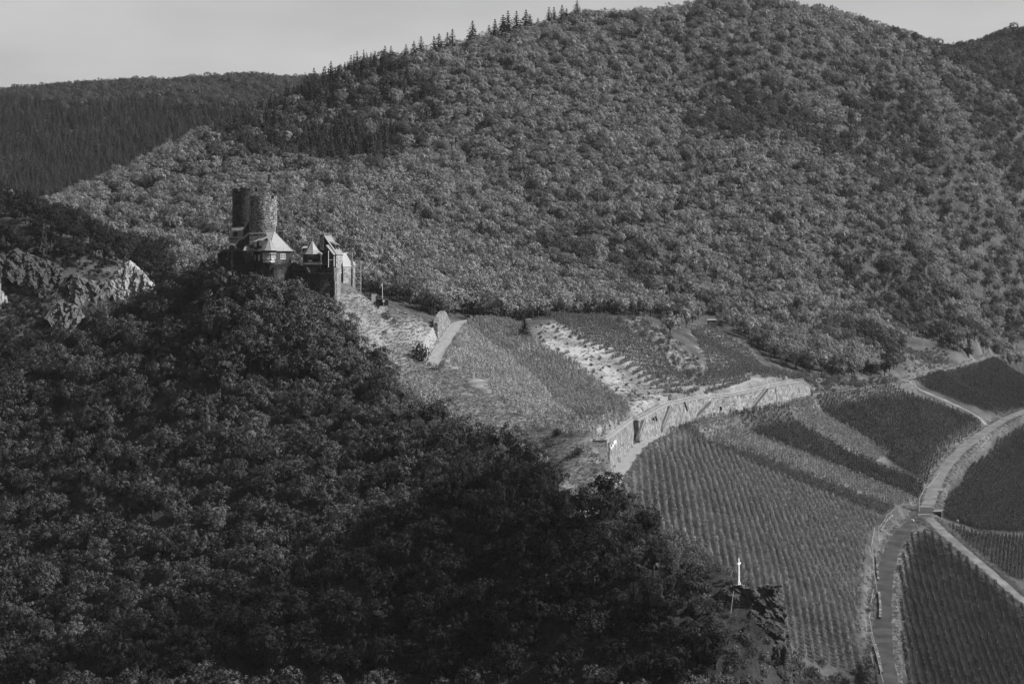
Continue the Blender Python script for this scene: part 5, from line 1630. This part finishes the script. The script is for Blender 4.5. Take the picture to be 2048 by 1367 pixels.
bench(1167, 1020.5, 437, .3, 'pale bench on the rock outcrop under the trees')
bench(1540, 1177, 401, -.15, 'dark bench on the crag edge beyond the cross')
rp = P(1545, 1176, 398.5)
RU = empty('ruined_wall', (rp.x, rp.y, rp.z - 7)); tag(RU, 'ruined stone wall corner at the drop of the crag', 'wall')
MB().box((rp.x - .2, rp.y + .6, rp.z - 3.2), (3.4, 1.4, 6.8), -.12, 0, .93).build('masonry', M_ruin, RU)
for k in range(5): MB().box((rp.x - 1.5 + .75 * k, rp.y + .3, rp.z + .3 + .15 * math.sin(k * 2)), (.7, .9, .6), k * .4).build('stone', M_ruin, RU)
p0, p1 = P(1467, 1184, 396), P(1461.5, 1217, 394)
tag(MB().bar(p1 - UP * 1, p0 + UP * .3, .07, 6).build('leaning_pole', M_stake), 'thin pale leaning pole on the crag face below the cross', 'pole')

# ------------------------------------------------------------------ hut, rails at the wood edge
hp = (hit(1424, 653, 700) or P(1424, 653, 830)) + UP * .9
HUT = empty('vineyard_hut', tuple(hp)); tag(HUT, 'small dark hut with bright flat roof at the top of the vines', 'hut')
MB().box((hp.x, hp.y, hp.z + .4), (3.3, 2.4, 3.2), .25).build('wall', M_timber, HUT)
MB().slab([Vector((hp.x, hp.y, hp.z)) + Vector(q) for q in ((-2.0, -1.7, 2.05), (2.2, -1.3, 2.15), (1.7, 1.6, 2.55), (-2.3, 1.2, 2.45))], .14).build('roof', M_lead, HUT)
MB().box((hp.x - .4, hp.y - 1.2, hp.z + .7), (.9, .14, 1.7), .25).build('door', M_dark, HUT)
def fence(name, pix_pts, label, cat, mat, h=1.0, ymin=400, rails=1, sp=2.4, r=.05, group=None, ymax=2400):
    ps = []
    for a in pix_pts:
        q = hit(a[0], a[1], ymin, ymax)
        if q is not None: ps.append(q)
    if len(ps) < 2: return
    e = empty(name, tuple(ps[0])); tag(e, label, cat, group)
    rl = MB()
    for a, b in zip(ps[:-1], ps[1:]):
        k = max(1, int((b - a).length / sp))
        for i in range(k + 1):
            p = a.lerp(b, i / k); p.z = float(h_at(p.x, p.y))
            MB().bar(p - UP * .3, p + UP * h, r * 1.1, 5).build('post', mat, e)
        for j in range(rails):
            hh = h * (1 - .45 * j)
            for i in range(k):
                p, q = a.lerp(b, i / k), a.lerp(b, (i + 1) / k); p.z = float(h_at(p.x, p.y)); q.z = float(h_at(q.x, q.y))
                rl.bar(p + UP * hh, q + UP * hh, r, 5)
    rl.build('rail', mat, e)
    return e
fence('guard_rail', [(1262, 640), (1278, 638), (1292, 640)], 'short white rail at the wood edge above the terraced vines', 'railing', M_concrete, .9, 640, 1, 2.5, .09)
fence('guard_rail', [(1381, 651), (1393, 652)], 'very short white rail left of the vineyard hut', 'railing', M_concrete, .8, 640, 1, 2.0, .1)
fence('guard_rail', [(1049, 644), (1062, 643)], 'tiny white rail beside the lone conifer', 'railing', M_concrete, .9, 600, 1, 2.0, .1)
# handrails and dry walls climbing along the dark lane
def c8(a): return (1700 + a[0] / 3.53, 980 + a[1] / 3.53)
HR = [([(318, 152), (262, 195), (202, 278)], 'upper curving handrail on the terrace above the lane'), ([(202, 278), (207, 385)], 'straight handrail just below the curving one'),
      ([(175, 283), (152, 415)], 'leaning handrail at the vineyard edge near the bend'), ([(135, 412), (152, 485)], 'short outer handrail among the vines'),
      ([(160, 420), (165, 560), (190, 715)], 'long handrail down the middle terraces'), ([(165, 725), (150, 815)], 'handrail above the dark shrub by the lane'),
      ([(145, 880), (137, 925), (150, 1000), (175, 1100)], 'bent handrail on the lower terraces'), ([(108, 940), (115, 1015)], 'short handrail set back in the lower vines'),
      ([(145, 1030), (185, 1180), (235, 1380)], 'lowest long handrail running out of the picture'), ([(147, 1165), (165, 1255)], 'last short handrail above the lowest one')]
for pts, lab in HR:
    fence('handrail', [c8(a) for a in pts], lab, 'railing', M_steel, 1.0, 400, 1, 2.6, .04, 'handrails along the lane')
def drywall(pts, h, lab, th=.6):
    ps = [hit(*c8(a), 400) for a in pts]; ps = [p for p in ps if p is not None]
    if len(ps) < 2: return
    e = empty('dry_stone_wall', tuple(ps[0])); tag(e, lab, 'wall', 'dry walls along the lane')
    for a, b in zip(ps[:-1], ps[1:]):
        L = (b - a).length; k = max(1, int(L / 1.1)); d = (b - a); d.z = 0; d.normalize(); nn = Vector((d.y, -d.x, 0))
        for i in range(k):
            p = a.lerp(b, (i + .5) / k); p.z = float(h_at(p.x, p.y))
            for j in range(2):
                MB().obox(p + UP * (h * (j * .5 + .2)) + nn * random.uniform(-.06, .06), d, nn, UP, (L / k * random.uniform(.9, .99), th, h * .52)).build('stone', M_wallst, e)
for pts, h, lab in ((p_, h_ * .5, l_) for p_, h_, l_ in (([(300, 180), (250, 225), (215, 290)], 1.2, 'curving dry wall under the upper handrail'), ([(175, 430), (190, 520), (200, 640)], 1.4, 'dry wall beside the long middle handrail'),
                    ([(205, 730), (215, 830), (212, 910)], 1.5, 'bright dry wall next to the lane below the shrub'), ([(180, 1100), (205, 1200), (225, 1300)], 1.3, 'lowest dry wall beside the lane'))):
    drywall(pts, h, lab)
fence('edge_rail', [(1880, 946), (1862, 968), (1848, 981), (1840, 995), (1838, 1005), (1838, 1024)], 'white edge rail on the outer bend of the paved road', 'railing', M_concrete, .5, 400, 1, 3, .09)
# junction
jp = hit(1850, 1030, 400)
if jp:
    JW = empty('parapet', tuple(jp)); tag(JW, 'low pale parapet across the end of the paved road', 'wall')
    d = Vector((.98, .2, 0)).normalized()
    for k in range(6): MB().obox(jp + d * (k - 2.5) * .88 + UP * .25, d, Vector((-d.y, d.x, 0)), UP, (.84, .4, .6 + .04 * (k % 2))).build('stone', M_concrete, JW)
bx = hit(1825, 1046, 400)
if bx:
    e = empty('sign_box', tuple(bx), .6); tag(e, 'small white box on a post where the dark lane begins', 'sign')
    MB().bar(bx - UP * .2, bx + UP * .9, .06, 6).build('post', M_timber, e)
    MB().box((bx.x, bx.y, bx.z + 1.1), (.9, .5, .5), -.6).build('box', M_white, e)
wb = hit(1914.5, 1044, 400)
if wb:
    e = empty('white_tank', tuple(wb)); tag(e, 'small round white tank among the dark vines below the road', 'tank')
    MB().ring((wb.x, wb.y, wb.z), [(.42, 0), (.45, .7), (.3, .98), (.1, 1.05)], 14).build('body', M_white, e, True)
    MB().ring((wb.x, wb.y, wb.z), [(.14, 1.02), (.14, 1.15)], 10).build('lid', M_timber, e)
sd_ = hit(1876, 1030, 400)
if sd_:
    e = empty('sunken_shed', tuple(sd_)); tag(e, 'dark sunken shed with grey roof beside the road end', 'shed')
    MB().box((sd_.x, sd_.y, sd_.z + .6), (2.6, 3.6, 1.8), -.35).build('wall', M_timber, e)
    q = [Vector((sd_.x, sd_.y, sd_.z)) + Vector((a * math.cos(-.35) - b * math.sin(-.35), a * math.sin(-.35) + b * math.cos(-.35), c_)) for a, b, c_ in ((-1.5, -2, 1.5), (1.5, -2, 1.7), (1.5, 2, 1.9), (-1.5, 2, 1.7))]
    MB().slab(q, .14).build('roof', M_slate, e)
b0, b1 = hit(1808, 1016, 400), hit(1836, 1021, 400)
if b0 and b1:
    e = empty('pipe_rail', tuple(b0)); tag(e, 'pair of black pipes bridging to the road bend', 'pipe')
    for dz_ in (.5, 1.1): MB().bar(b0 + UP * dz_, b1 + UP * dz_, .12, 8).build('pipe', M_dark, e)
    for q in (b0, b1): MB().bar(q - UP * .3, q + UP * 1.2, .1, 6).build('post', M_timber, e)

# ------------------------------------------------------------------ rocks
def rock(name, loc, size, seed, label, mat, rz=0.0, sub=4, rough=.5, tilt=(0, 0), cat='rock'):
    rr = random.Random(seed)
    so = Vector((seed * 7.3, seed * 3.1, seed * 1.7))
    rt = Matrix.Rotation(tilt[0], 3, 'X') @ Matrix.Rotation(tilt[1], 3, 'Y')
    bm0 = bmesh.new(); bmesh.ops.create_icosphere(bm0, subdivisions=min(sub, 4) , radius=1.0)
    base = [v.co.normalized() for v in bm0.verts]; faces = [[v.index for v in f.verts] for f in bm0.faces]; bm0.free()
    vs, fs = [], []
    nb = 24
    for b_ in range(nb):
        if b_ == 0: ctr, bs = Vector((0, 0, -.1)), Vector((.8, .8, .8))
        else:
            t = rr.uniform(0, 6.283); h = rr.uniform(-.65, .75); ra = rr.uniform(.35, .75) * math.sqrt(max(.1, 1 - h * h))
            ctr = Vector((ra * math.cos(t), ra * math.sin(t), h)); q = rr.uniform(.16, .4)
            bs = Vector((q * rr.uniform(.6, 1.1), q * rr.uniform(.6, 1.1), q * rr.uniform(.9, 1.7)))
        planes = [(Vector((rr.gauss(0, 1), rr.gauss(0, 1), rr.gauss(0, .9))).normalized(), rr.uniform(.6, 1.0)) for _ in range(13)]
        n0 = len(vs)
        for p in base:
            k = 1.15
            for n_, d_ in planes:
                c_ = p.dot(n_)
                if c_ > .25: k = min(k, d_ / c_)
            q = rt @ p
            lay = math.floor(q.z * 7 + 1.2 * noise.noise(q * 2 + so))
            k *= 1 + rough * (.14 * noise.noise(Vector((lay * 5.3, seed + b_, q.x * 1.5))) + .2 * noise.noise(q * 2.3 + so * (b_ + 1)) + .16 * abs(noise.noise(q * 7.0 + so)))
            w_ = ctr + rt @ Vector((p.x * k * bs.x, p.y * k * bs.y, p.z * k * bs.z))
            vs.append((w_.x * size[0], w_.y * size[1], w_.z * size[2]))
        fs += [[i_ + n0 for i_ in f] for f in faces]
    me = bpy.data.meshes.new(name); me.from_pydata(vs, [], fs); me.update()
    me.materials.append(mat)
    o = link(name, me, None, tuple(loc), rz)
    tag(o, label, cat)
    return o
rock('cliff', P(-6, 610, 722), (5, 5, 9), 6, 'pale rock sliver at the picture edge above the ravine', M_cliff, .2, 5, .5, (0, .2))
def rock_face(name, pts, depth, lean, seed, label, mat, tilt=.5, rough=1.0, back=4.0, cat='rock', cell=1.3):
    """A standing rock face: crest line (pixel, pixel, distance), broken into slabs along tilted beds."""
    ps = [P(*p) for p in pts]
    line = []
    for a_, b_ in zip(ps[:-1], ps[1:]):
        k = max(2, int((b_ - a_).length / .45))
        line += [a_.lerp(b_, i / k) for i in range(k)]
    line.append(ps[-1])
    nv = int(depth / .45)
    vs, fs = [], []
    u_ = 0.0
    ct, sn = math.cos(tilt), math.sin(tilt)
    for i, p in enumerate(line):
        a_ = line[max(i - 3, 0)]; b_ = line[min(i + 3, len(line) - 1)]
        d = Vector((b_.x - a_.x, b_.y - a_.y, 0)).normalized(); nn = Vector((d.y, -d.x, 0))
        if i: u_ += (Vector(p) - Vector(line[i - 1])).length
        crest = rough * .9 * noise.cell(Vector((u_ / 1.4, seed, .5))) + rough * .5 * noise.noise(Vector((u_ * .5, seed, 1)))
        row = [p - nn * back - UP * (depth * .5), p - nn * back * .6 + UP * (crest * .5 - .4)]
        for j in range(nv + 1):
            v_ = j * depth / nv
            s_, t_ = (u_ * ct + v_ * sn) / cell, (-u_ * sn + v_ * ct) / (cell * .55)
            blk = noise.cell(Vector((math.floor(s_ * .5), math.floor(t_ * .4), seed))) * 1.0 + noise.cell(Vector((math.floor(s_), math.floor(t_), seed + 3))) * .55
            ds = rough * (blk - .7 + .7 * noise.noise(Vector((u_ * .22, v_ * .22, seed))) + .25 * noise.noise(Vector((u_ * 1.3, v_ * 1.3, seed))))
            end = min(1.0, min(i, len(line) - 1 - i) / 5.0)
            row.append(p + nn * (lean * v_ + ds * (.3 + .7 * end)) + UP * (crest - v_ - (1 - end) * 1.2) + d * (.2 * noise.cell(Vector((math.floor(t_), i // 2, seed)))))
        n_ = len(row)
        vs += [tuple(q) for q in row]
        if i:
            for j in range(n_ - 1): fs.append(((i - 1) * n_ + j, (i - 1) * n_ + j + 1, i * n_ + j + 1, i * n_ + j))
    me = bpy.data.meshes.new(name); me.from_pydata(vs, [], fs); me.materials.append(mat); me.update()
    o = link(name, me); tag(o, label, cat)
    return o
rock_face('cliff', [(218, 568, 723), (234, 548, 726), (250, 526, 730), (258, 522, 730), (272, 538, 727), (288, 554, 724), (304, 571, 721)], 16, .62, 1, 'bright bare rock spur at the tip of the cliff hill', M_cliff, .9)
rock_face('cliff', [(136, 566, 724), (150, 552, 726), (170, 554, 726), (192, 560, 725), (212, 566, 724), (222, 580, 721)], 15, .75, 2, 'broad grey rock face beside the bright spur', M_cliff2, .7)
rock_face('cliff', [(96, 636, 706), (112, 612, 710), (126, 600, 711), (146, 612, 709), (162, 634, 705)], 14, .75, 4, 'lower pale rock bulge above the ravine', M_cliff2, .7)
rock_face('cliff', [(-12, 512, 736), (25, 500, 737), (60, 506, 736), (100, 524, 733), (136, 548, 729)], 12, .8, 5, 'dim wide rock band under the trees of the cliff hill', M_rock, .4)
rock_face('crag', [(1385, 1196, 405), (1410, 1184, 401.5), (1445, 1176, 398.5), (1475, 1172, 397), (1510, 1174, 396), (1545, 1177, 395.8), (1560, 1179, 396.8), (1564, 1182, 400), (1562, 1186, 406), (1552, 1190, 412)], 22, .16, 11, 'steep dark crag with flat top under the white cross', M_rock, .6, .75, 6.0)
rock_face('crag', [(1268, 1128, 412), (1290, 1114, 410), (1312, 1112, 409), (1335, 1128, 408), (1352, 1152, 406), (1385, 1190, 404)], 9, .3, 12, 'overgrown dark rock step between bench rock and crag', M_rock, .6, .8, 3.0)
rock('rock_outcrop', P(1172, 1030, 434), (4.6, 3.6, 2.0), 7, 'layered rock outcrop carrying the bench', M_cliff, .3, 4, .55, (.5, .4))
rock('rock_outcrop', P(1215, 1040, 428), (2.6, 2.4, 2.2), 8, 'small jagged rock right below the bench outcrop', M_rock, .6, 4, .6, (.5, .4))
rock('rock_outcrop', P(1300, 1128, 411), (3.0, 3.0, 2.2), 9, 'dark rounded crag between bench and cross', M_rock, .4, 5, .5, (.5, .3))
rock('rock_outcrop', P(1355, 1150, 409), (3.2, 3.0, 2.6), 10, 'low dark rock step on the spur', M_rock, .2, 4, .5, (.5, .3))
rock('rock_outcrop', P(1560, 1330, 394), (3.0, 3.0, 4.6), 13, 'lighter broken rock at the foot of the crag', M_rock, .3, 5, .6, (.4, .5))

mcrown_me = [fast_mesh('crown', a[0], a[1], (M_leafm,), nr=a[2]) for a, b in OAK]  # castle foot crowns: oak shapes with sunlight put into the leaf tone
# ------------------------------------------------------------------ single trees and shrubs that stand out
def at_ground(px, py, ymin=360, ymax=2400):
    q = hit(px, py, ymin, ymax)
    return q
SHR = [bush(800 + i, 2.4, 1.7, 420, .3) for i in range(4)]
shc = [fast_mesh('crown', a[0], a[1], (M_shrub,)) for a, b in SHR]; sht = [fast_mesh('trunk', b[0], b[1], (M_bark,)) for a, b in SHR]
dkc = [fast_mesh('crown', a[0], a[1], (M_needle,)) for a, b in SHR]
def lone(px, py, s, label, kind='oak', ymin=360, cat=None, ymax=2400, sz=1.0):
    q = at_ground(px, py, ymin, ymax)
    if q is None: print('no ground for', label); return
    cm, tm, nm = {'oak': (crown_me, trunk_me, 'oak_tree'), 'beech': (bcrown_me, btrunk_me, 'broadleaf_tree'), 'spruce': (scrown_me, strunk_me, 'conifer'),
                  'shrub': (shc, sht, 'shrub'), 'dark': (dkc, sht, 'shrub')}[kind]
    return tree(nm, (q.x, q.y, q.z - (1.6 * s if kind in ('oak', 'beech') else .15)), cm, tm, random.randrange(len(cm)), s, label, cat or ('shrub' if kind in ('shrub', 'dark') else 'tree'), None, sz)
lone(842, 724, 2.1, 'round dark evergreen bush at the foot of the track wall', 'dark', 500, sz=1.25)
lone(862, 733, .7, 'low pale shrub where the castle track drops out of sight', 'shrub', 500)
lone(873, 738, .8, 'middle of the three shrubs at the lower end of the castle track', 'shrub', 500)
lone(884, 733, .65, 'shrub next to the vines at the lower end of the castle track', 'shrub', 500)
lone(752, 748, 1.0, 'large dark oak at the grass edge below the castle shoulder', 'oak', 500)
lone(712, 735, .8, 'smaller oak pressed against the large one at the grass edge', 'oak', 500)
lone(775, 640, 1.3, 'dark shrub right below the shelter and white flag', 'shrub', 500)
lone(792, 648, 1.0, 'pale small shrub beside the dark one under the shelter', 'shrub', 500)
lone(770, 668, .6, 'tiny dark shrub on the castle shoulder', 'dark', 500)
lone(345, 572, .95, 'tree standing clear at the left end of the castle', 'oak', 560)
lone(330, 585, .85, 'lower oak beside the tree at the castle end', 'oak', 560)
lone(648, 560, .62, 'dark tree rising behind the pointed turret', 'oak', 585)
lone(895, 632, 1.55, 'big round tree at the wood edge behind the castle track', 'beech', 600)
lone(1049, 672, .85, 'lone dark conifer at the head of the pale grass strip', 'spruce', 560, sz=.8)
lone(1212, 1015, 1.15, 'dark oak above the bench rock at the road bend', 'oak', 380)
lone(1245, 1035, .95, 'oak leaning over the road bend beside the bench rock', 'oak', 380)
lone(1296, 1078, 1.15, 'single round dark tree on the spur before the vineyard', 'oak', 380)
lone(1100, 895, 1.0, 'dark shrub low in the grass hollow', 'dark', 430)
lone(1112, 872, .9, 'shrub uphill of the one in the grass hollow', 'dark', 430)
lone(1150, 912, 1.1, 'broad shrub in the hollow near the wall end', 'dark', 430)
lone(1340, 668, 1.0, 'tall broadleaf tree jutting from the wood above the gully', 'beech', 600)
lone(1372, 655, .8, 'tree at the mouth of the gully near the hut', 'beech', 600)
lone(1770, 752, 1.25, 'big dark tree at the corner of the upper path', 'oak', 650)
lone(1740, 750, 1.0, 'tree beside the big dark one at the path corner', 'oak', 650)
lone(1700, 745, .9, 'third tree along the path corner group', 'beech', 650)
lone(2032, 730, .9, 'dark tree at the edge above the corner vineyard', 'oak', 650)
lone(1735, 1225, .55, 'dark shrub hanging over the lane wall', 'dark', 400)
lone(1846, 1045, .5, 'low shrub under the parapet at the junction', 'shrub', 400)
lone(1836, 1046, .4, 'tiny dark shrub next to the junction', 'dark', 400)
lone(1238, 662, 1.1, 'round dark shrub at the top of the terraced vines', 'dark', 600)
ORD_ = ['first', 'second', 'third', 'fourth', 'fifth', 'sixth', 'seventh', 'eighth', 'ninth', 'tenth', 'eleventh', 'twelfth', 'thirteenth', 'fourteenth', 'fifteenth', 'sixteenth']
for i_, px_ in enumerate(range(438, 668, 15)):
    zl_ = float(np.interp(px_, [430, 500, 540, 590, 615, 650, 672], [522, 530, 538, 550, 568, 577, 588])) + random.uniform(0, 8)
    Y_ = 583 + random.uniform(-2, 3) + (6 if px_ < 480 else 0)
    X_ = (px_ - CX) / F * Y_; zg = float(h_at(X_, Y_)); s_ = ((HY - zl_) / F * Y_ - zg) / 10.2
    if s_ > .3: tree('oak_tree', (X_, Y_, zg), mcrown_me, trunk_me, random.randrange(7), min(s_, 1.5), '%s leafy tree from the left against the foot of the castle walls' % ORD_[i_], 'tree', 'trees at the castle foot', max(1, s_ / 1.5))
# shrubs in the gully and on the pale strip, on rock and slope: each one a plant
def shrubs(polyname, n, smin, smax, label, group, mats='shrub', poly=None, sep=2.5):
    poly = poly or GRASS[polyname]
    Pq = np.array(poly); got = []; tries = 0
    while len(got) < n and tries < 6000:
        tries += 1
        x_ = random.uniform(Pq[:, 0].min(), Pq[:, 0].max()); y_ = random.uniform(Pq[:, 1].min(), Pq[:, 1].max())
        if not inpoly(np.array([x_]), np.array([y_]), poly)[0]: continue
        if any((x_ - a) ** 2 + (y_ - b) ** 2 < sep ** 2 for a, b in got): continue
        got.append((x_, y_))
        cm = shc if mats == 'shrub' else dkc
        tree('shrub', (x_, y_, float(h_at(x_, y_)) - .1), cm, sht, random.randrange(4), random.uniform(smin, smax), label, 'shrub', group)
shrubs('pale', 55, .28, .5, 'small young bush dotted on the pale grass strip', 'young bushes on the pale strip', 'dark')
shrubs('gully', 28, .5, 1.15, 'bush in the rough gully between the two terraced vineyards', 'gully bushes')
shrubs('wall_right', 42, .6, 1.3, 'bush on the scrubby slope beyond the end of the wall', 'scrub bushes', sep=3)
shrubs('rough', 14, .3, .8, 'bush on the rough meadow by the wood-edge track', 'meadow bushes')
shrubs('', 34, .6, 1.2, 'bush on the steep cliff hill above the ravine', 'cliff bushes', 'dark', area([(0, 500), (60, 480), (150, 530), (230, 560), (290, 590), (220, 630), (120, 690), (0, 700)], 690, 760), 3.0)
shrubs('', 48, .5, 1.2, 'bush clinging to the rocky spur near the cross', 'spur bushes', 'dark', [(8, 440), (20, 442), (34, 422), (46, 411), (57, 402), (64, 380), (40, 375), (15, 400)], 1.7)
shrubs('', 18, .5, 1.1, 'low bush on the slope between crag foot and lane', 'crag foot bushes', 'dark', area([(1580, 1300), (1640, 1320), (1720, 1345), (1740, 1367), (1640, 1367), (1590, 1367)], 400, 520), 1.5)
shrubs('', 34, .6, 1.3, 'bush on the open back of the spur between bench rock and cross', 'spur back bushes', 'shrub', area([(1180, 1022), (1250, 1045), (1330, 1070), (1420, 1125), (1470, 1152), (1400, 1165), (1300, 1140), (1220, 1095)], 390, 450), 1.4)
# spruces on the skyline ridge
ORD = ['first', 'second', 'third', 'fourth', 'fifth', 'sixth', 'seventh', 'eighth', 'ninth', 'tenth', 'eleventh', 'twelfth', 'thirteenth', 'fourteenth', 'fifteenth', 'sixteenth', 'seventeenth', 'eighteenth', 'nineteenth', 'twentieth', 'last']
n_up = n_dn = 0
for px_, top in ((945, 42), (978, 38), (990, 36), (1006, 28), (1016, 24), (1033, 23), (1052, 18), (1060, 26), (1076, 22), (1098, 12), (1108, 10), (1124, 10), (1133, 14), (1154, 1), (1170, 12),
                 (905, 60), (895, 66), (878, 64), (868, 74), (842, 76), (828, 74), (812, 84), (782, 90), (770, 94), (750, 98), (742, 102), (728, 106), (714, 108), (702, 116), (690, 124), (680, 122), (662, 130), (650, 136), (628, 138), (615, 150)):
    ys_ = np.arange(1000, 1300, 5.0); xs_ = (px_ - CX) / F * ys_
    el = (h_at(xs_, ys_) + 6) / ys_
    k = int(np.argmax(el)); X_, Y_ = xs_[k], ys_[k]; zg = float(h_at(X_, Y_))
    ht = (HY - top) / F * Y_ - zg
    s = max(.7, ht / 13.0)
    if px_ == 945: lab = 'lone broad spruce standing apart on the skyline'
    elif px_ > 960: lab = '%s spruce uphill from the lone broad one on the skyline' % ORD[n_up]; n_up += 1
    else: lab = '%s spruce downhill from the lone broad one on the skyline' % ORD[n_dn]; n_dn += 1
    grp = None if px_ == 945 else ('summit spruces' if px_ > 960 else 'shoulder spruces')
    tree('spruce_tree', (X_, Y_, zg), scrown_me, strunk_me, random.randrange(5), s * random.uniform(1.3, 1.75), lab, 'tree', grp, random.uniform(.58, .68))

# ------------------------------------------------------------------ hazy air
zl, zh = float(GZ.min()) - 1.0, max(float(GZ.max()), 0) + 40.0
m, n, l, out = nt('haze')
pv_ = n.new('ShaderNodeVolumePrincipled')
pv_.inputs['Color'].default_value = g(.95); pv_.inputs['Density'].default_value = 0.000022; pv_.inputs['Anisotropy'].default_value = 0.2
l.new(pv_.outputs[0], out.inputs['Volume'])
hz = MB().box((0, (gy[0] + gy[-1]) / 2, (zl + zh) / 2), (gx[-1] - gx[0] + 40, gy[-1] - gy[0] + 40, zh - zl)).build('haze', m)
tag(hz, 'thin pale haze over the whole valley', 'haze', kind='stuff')
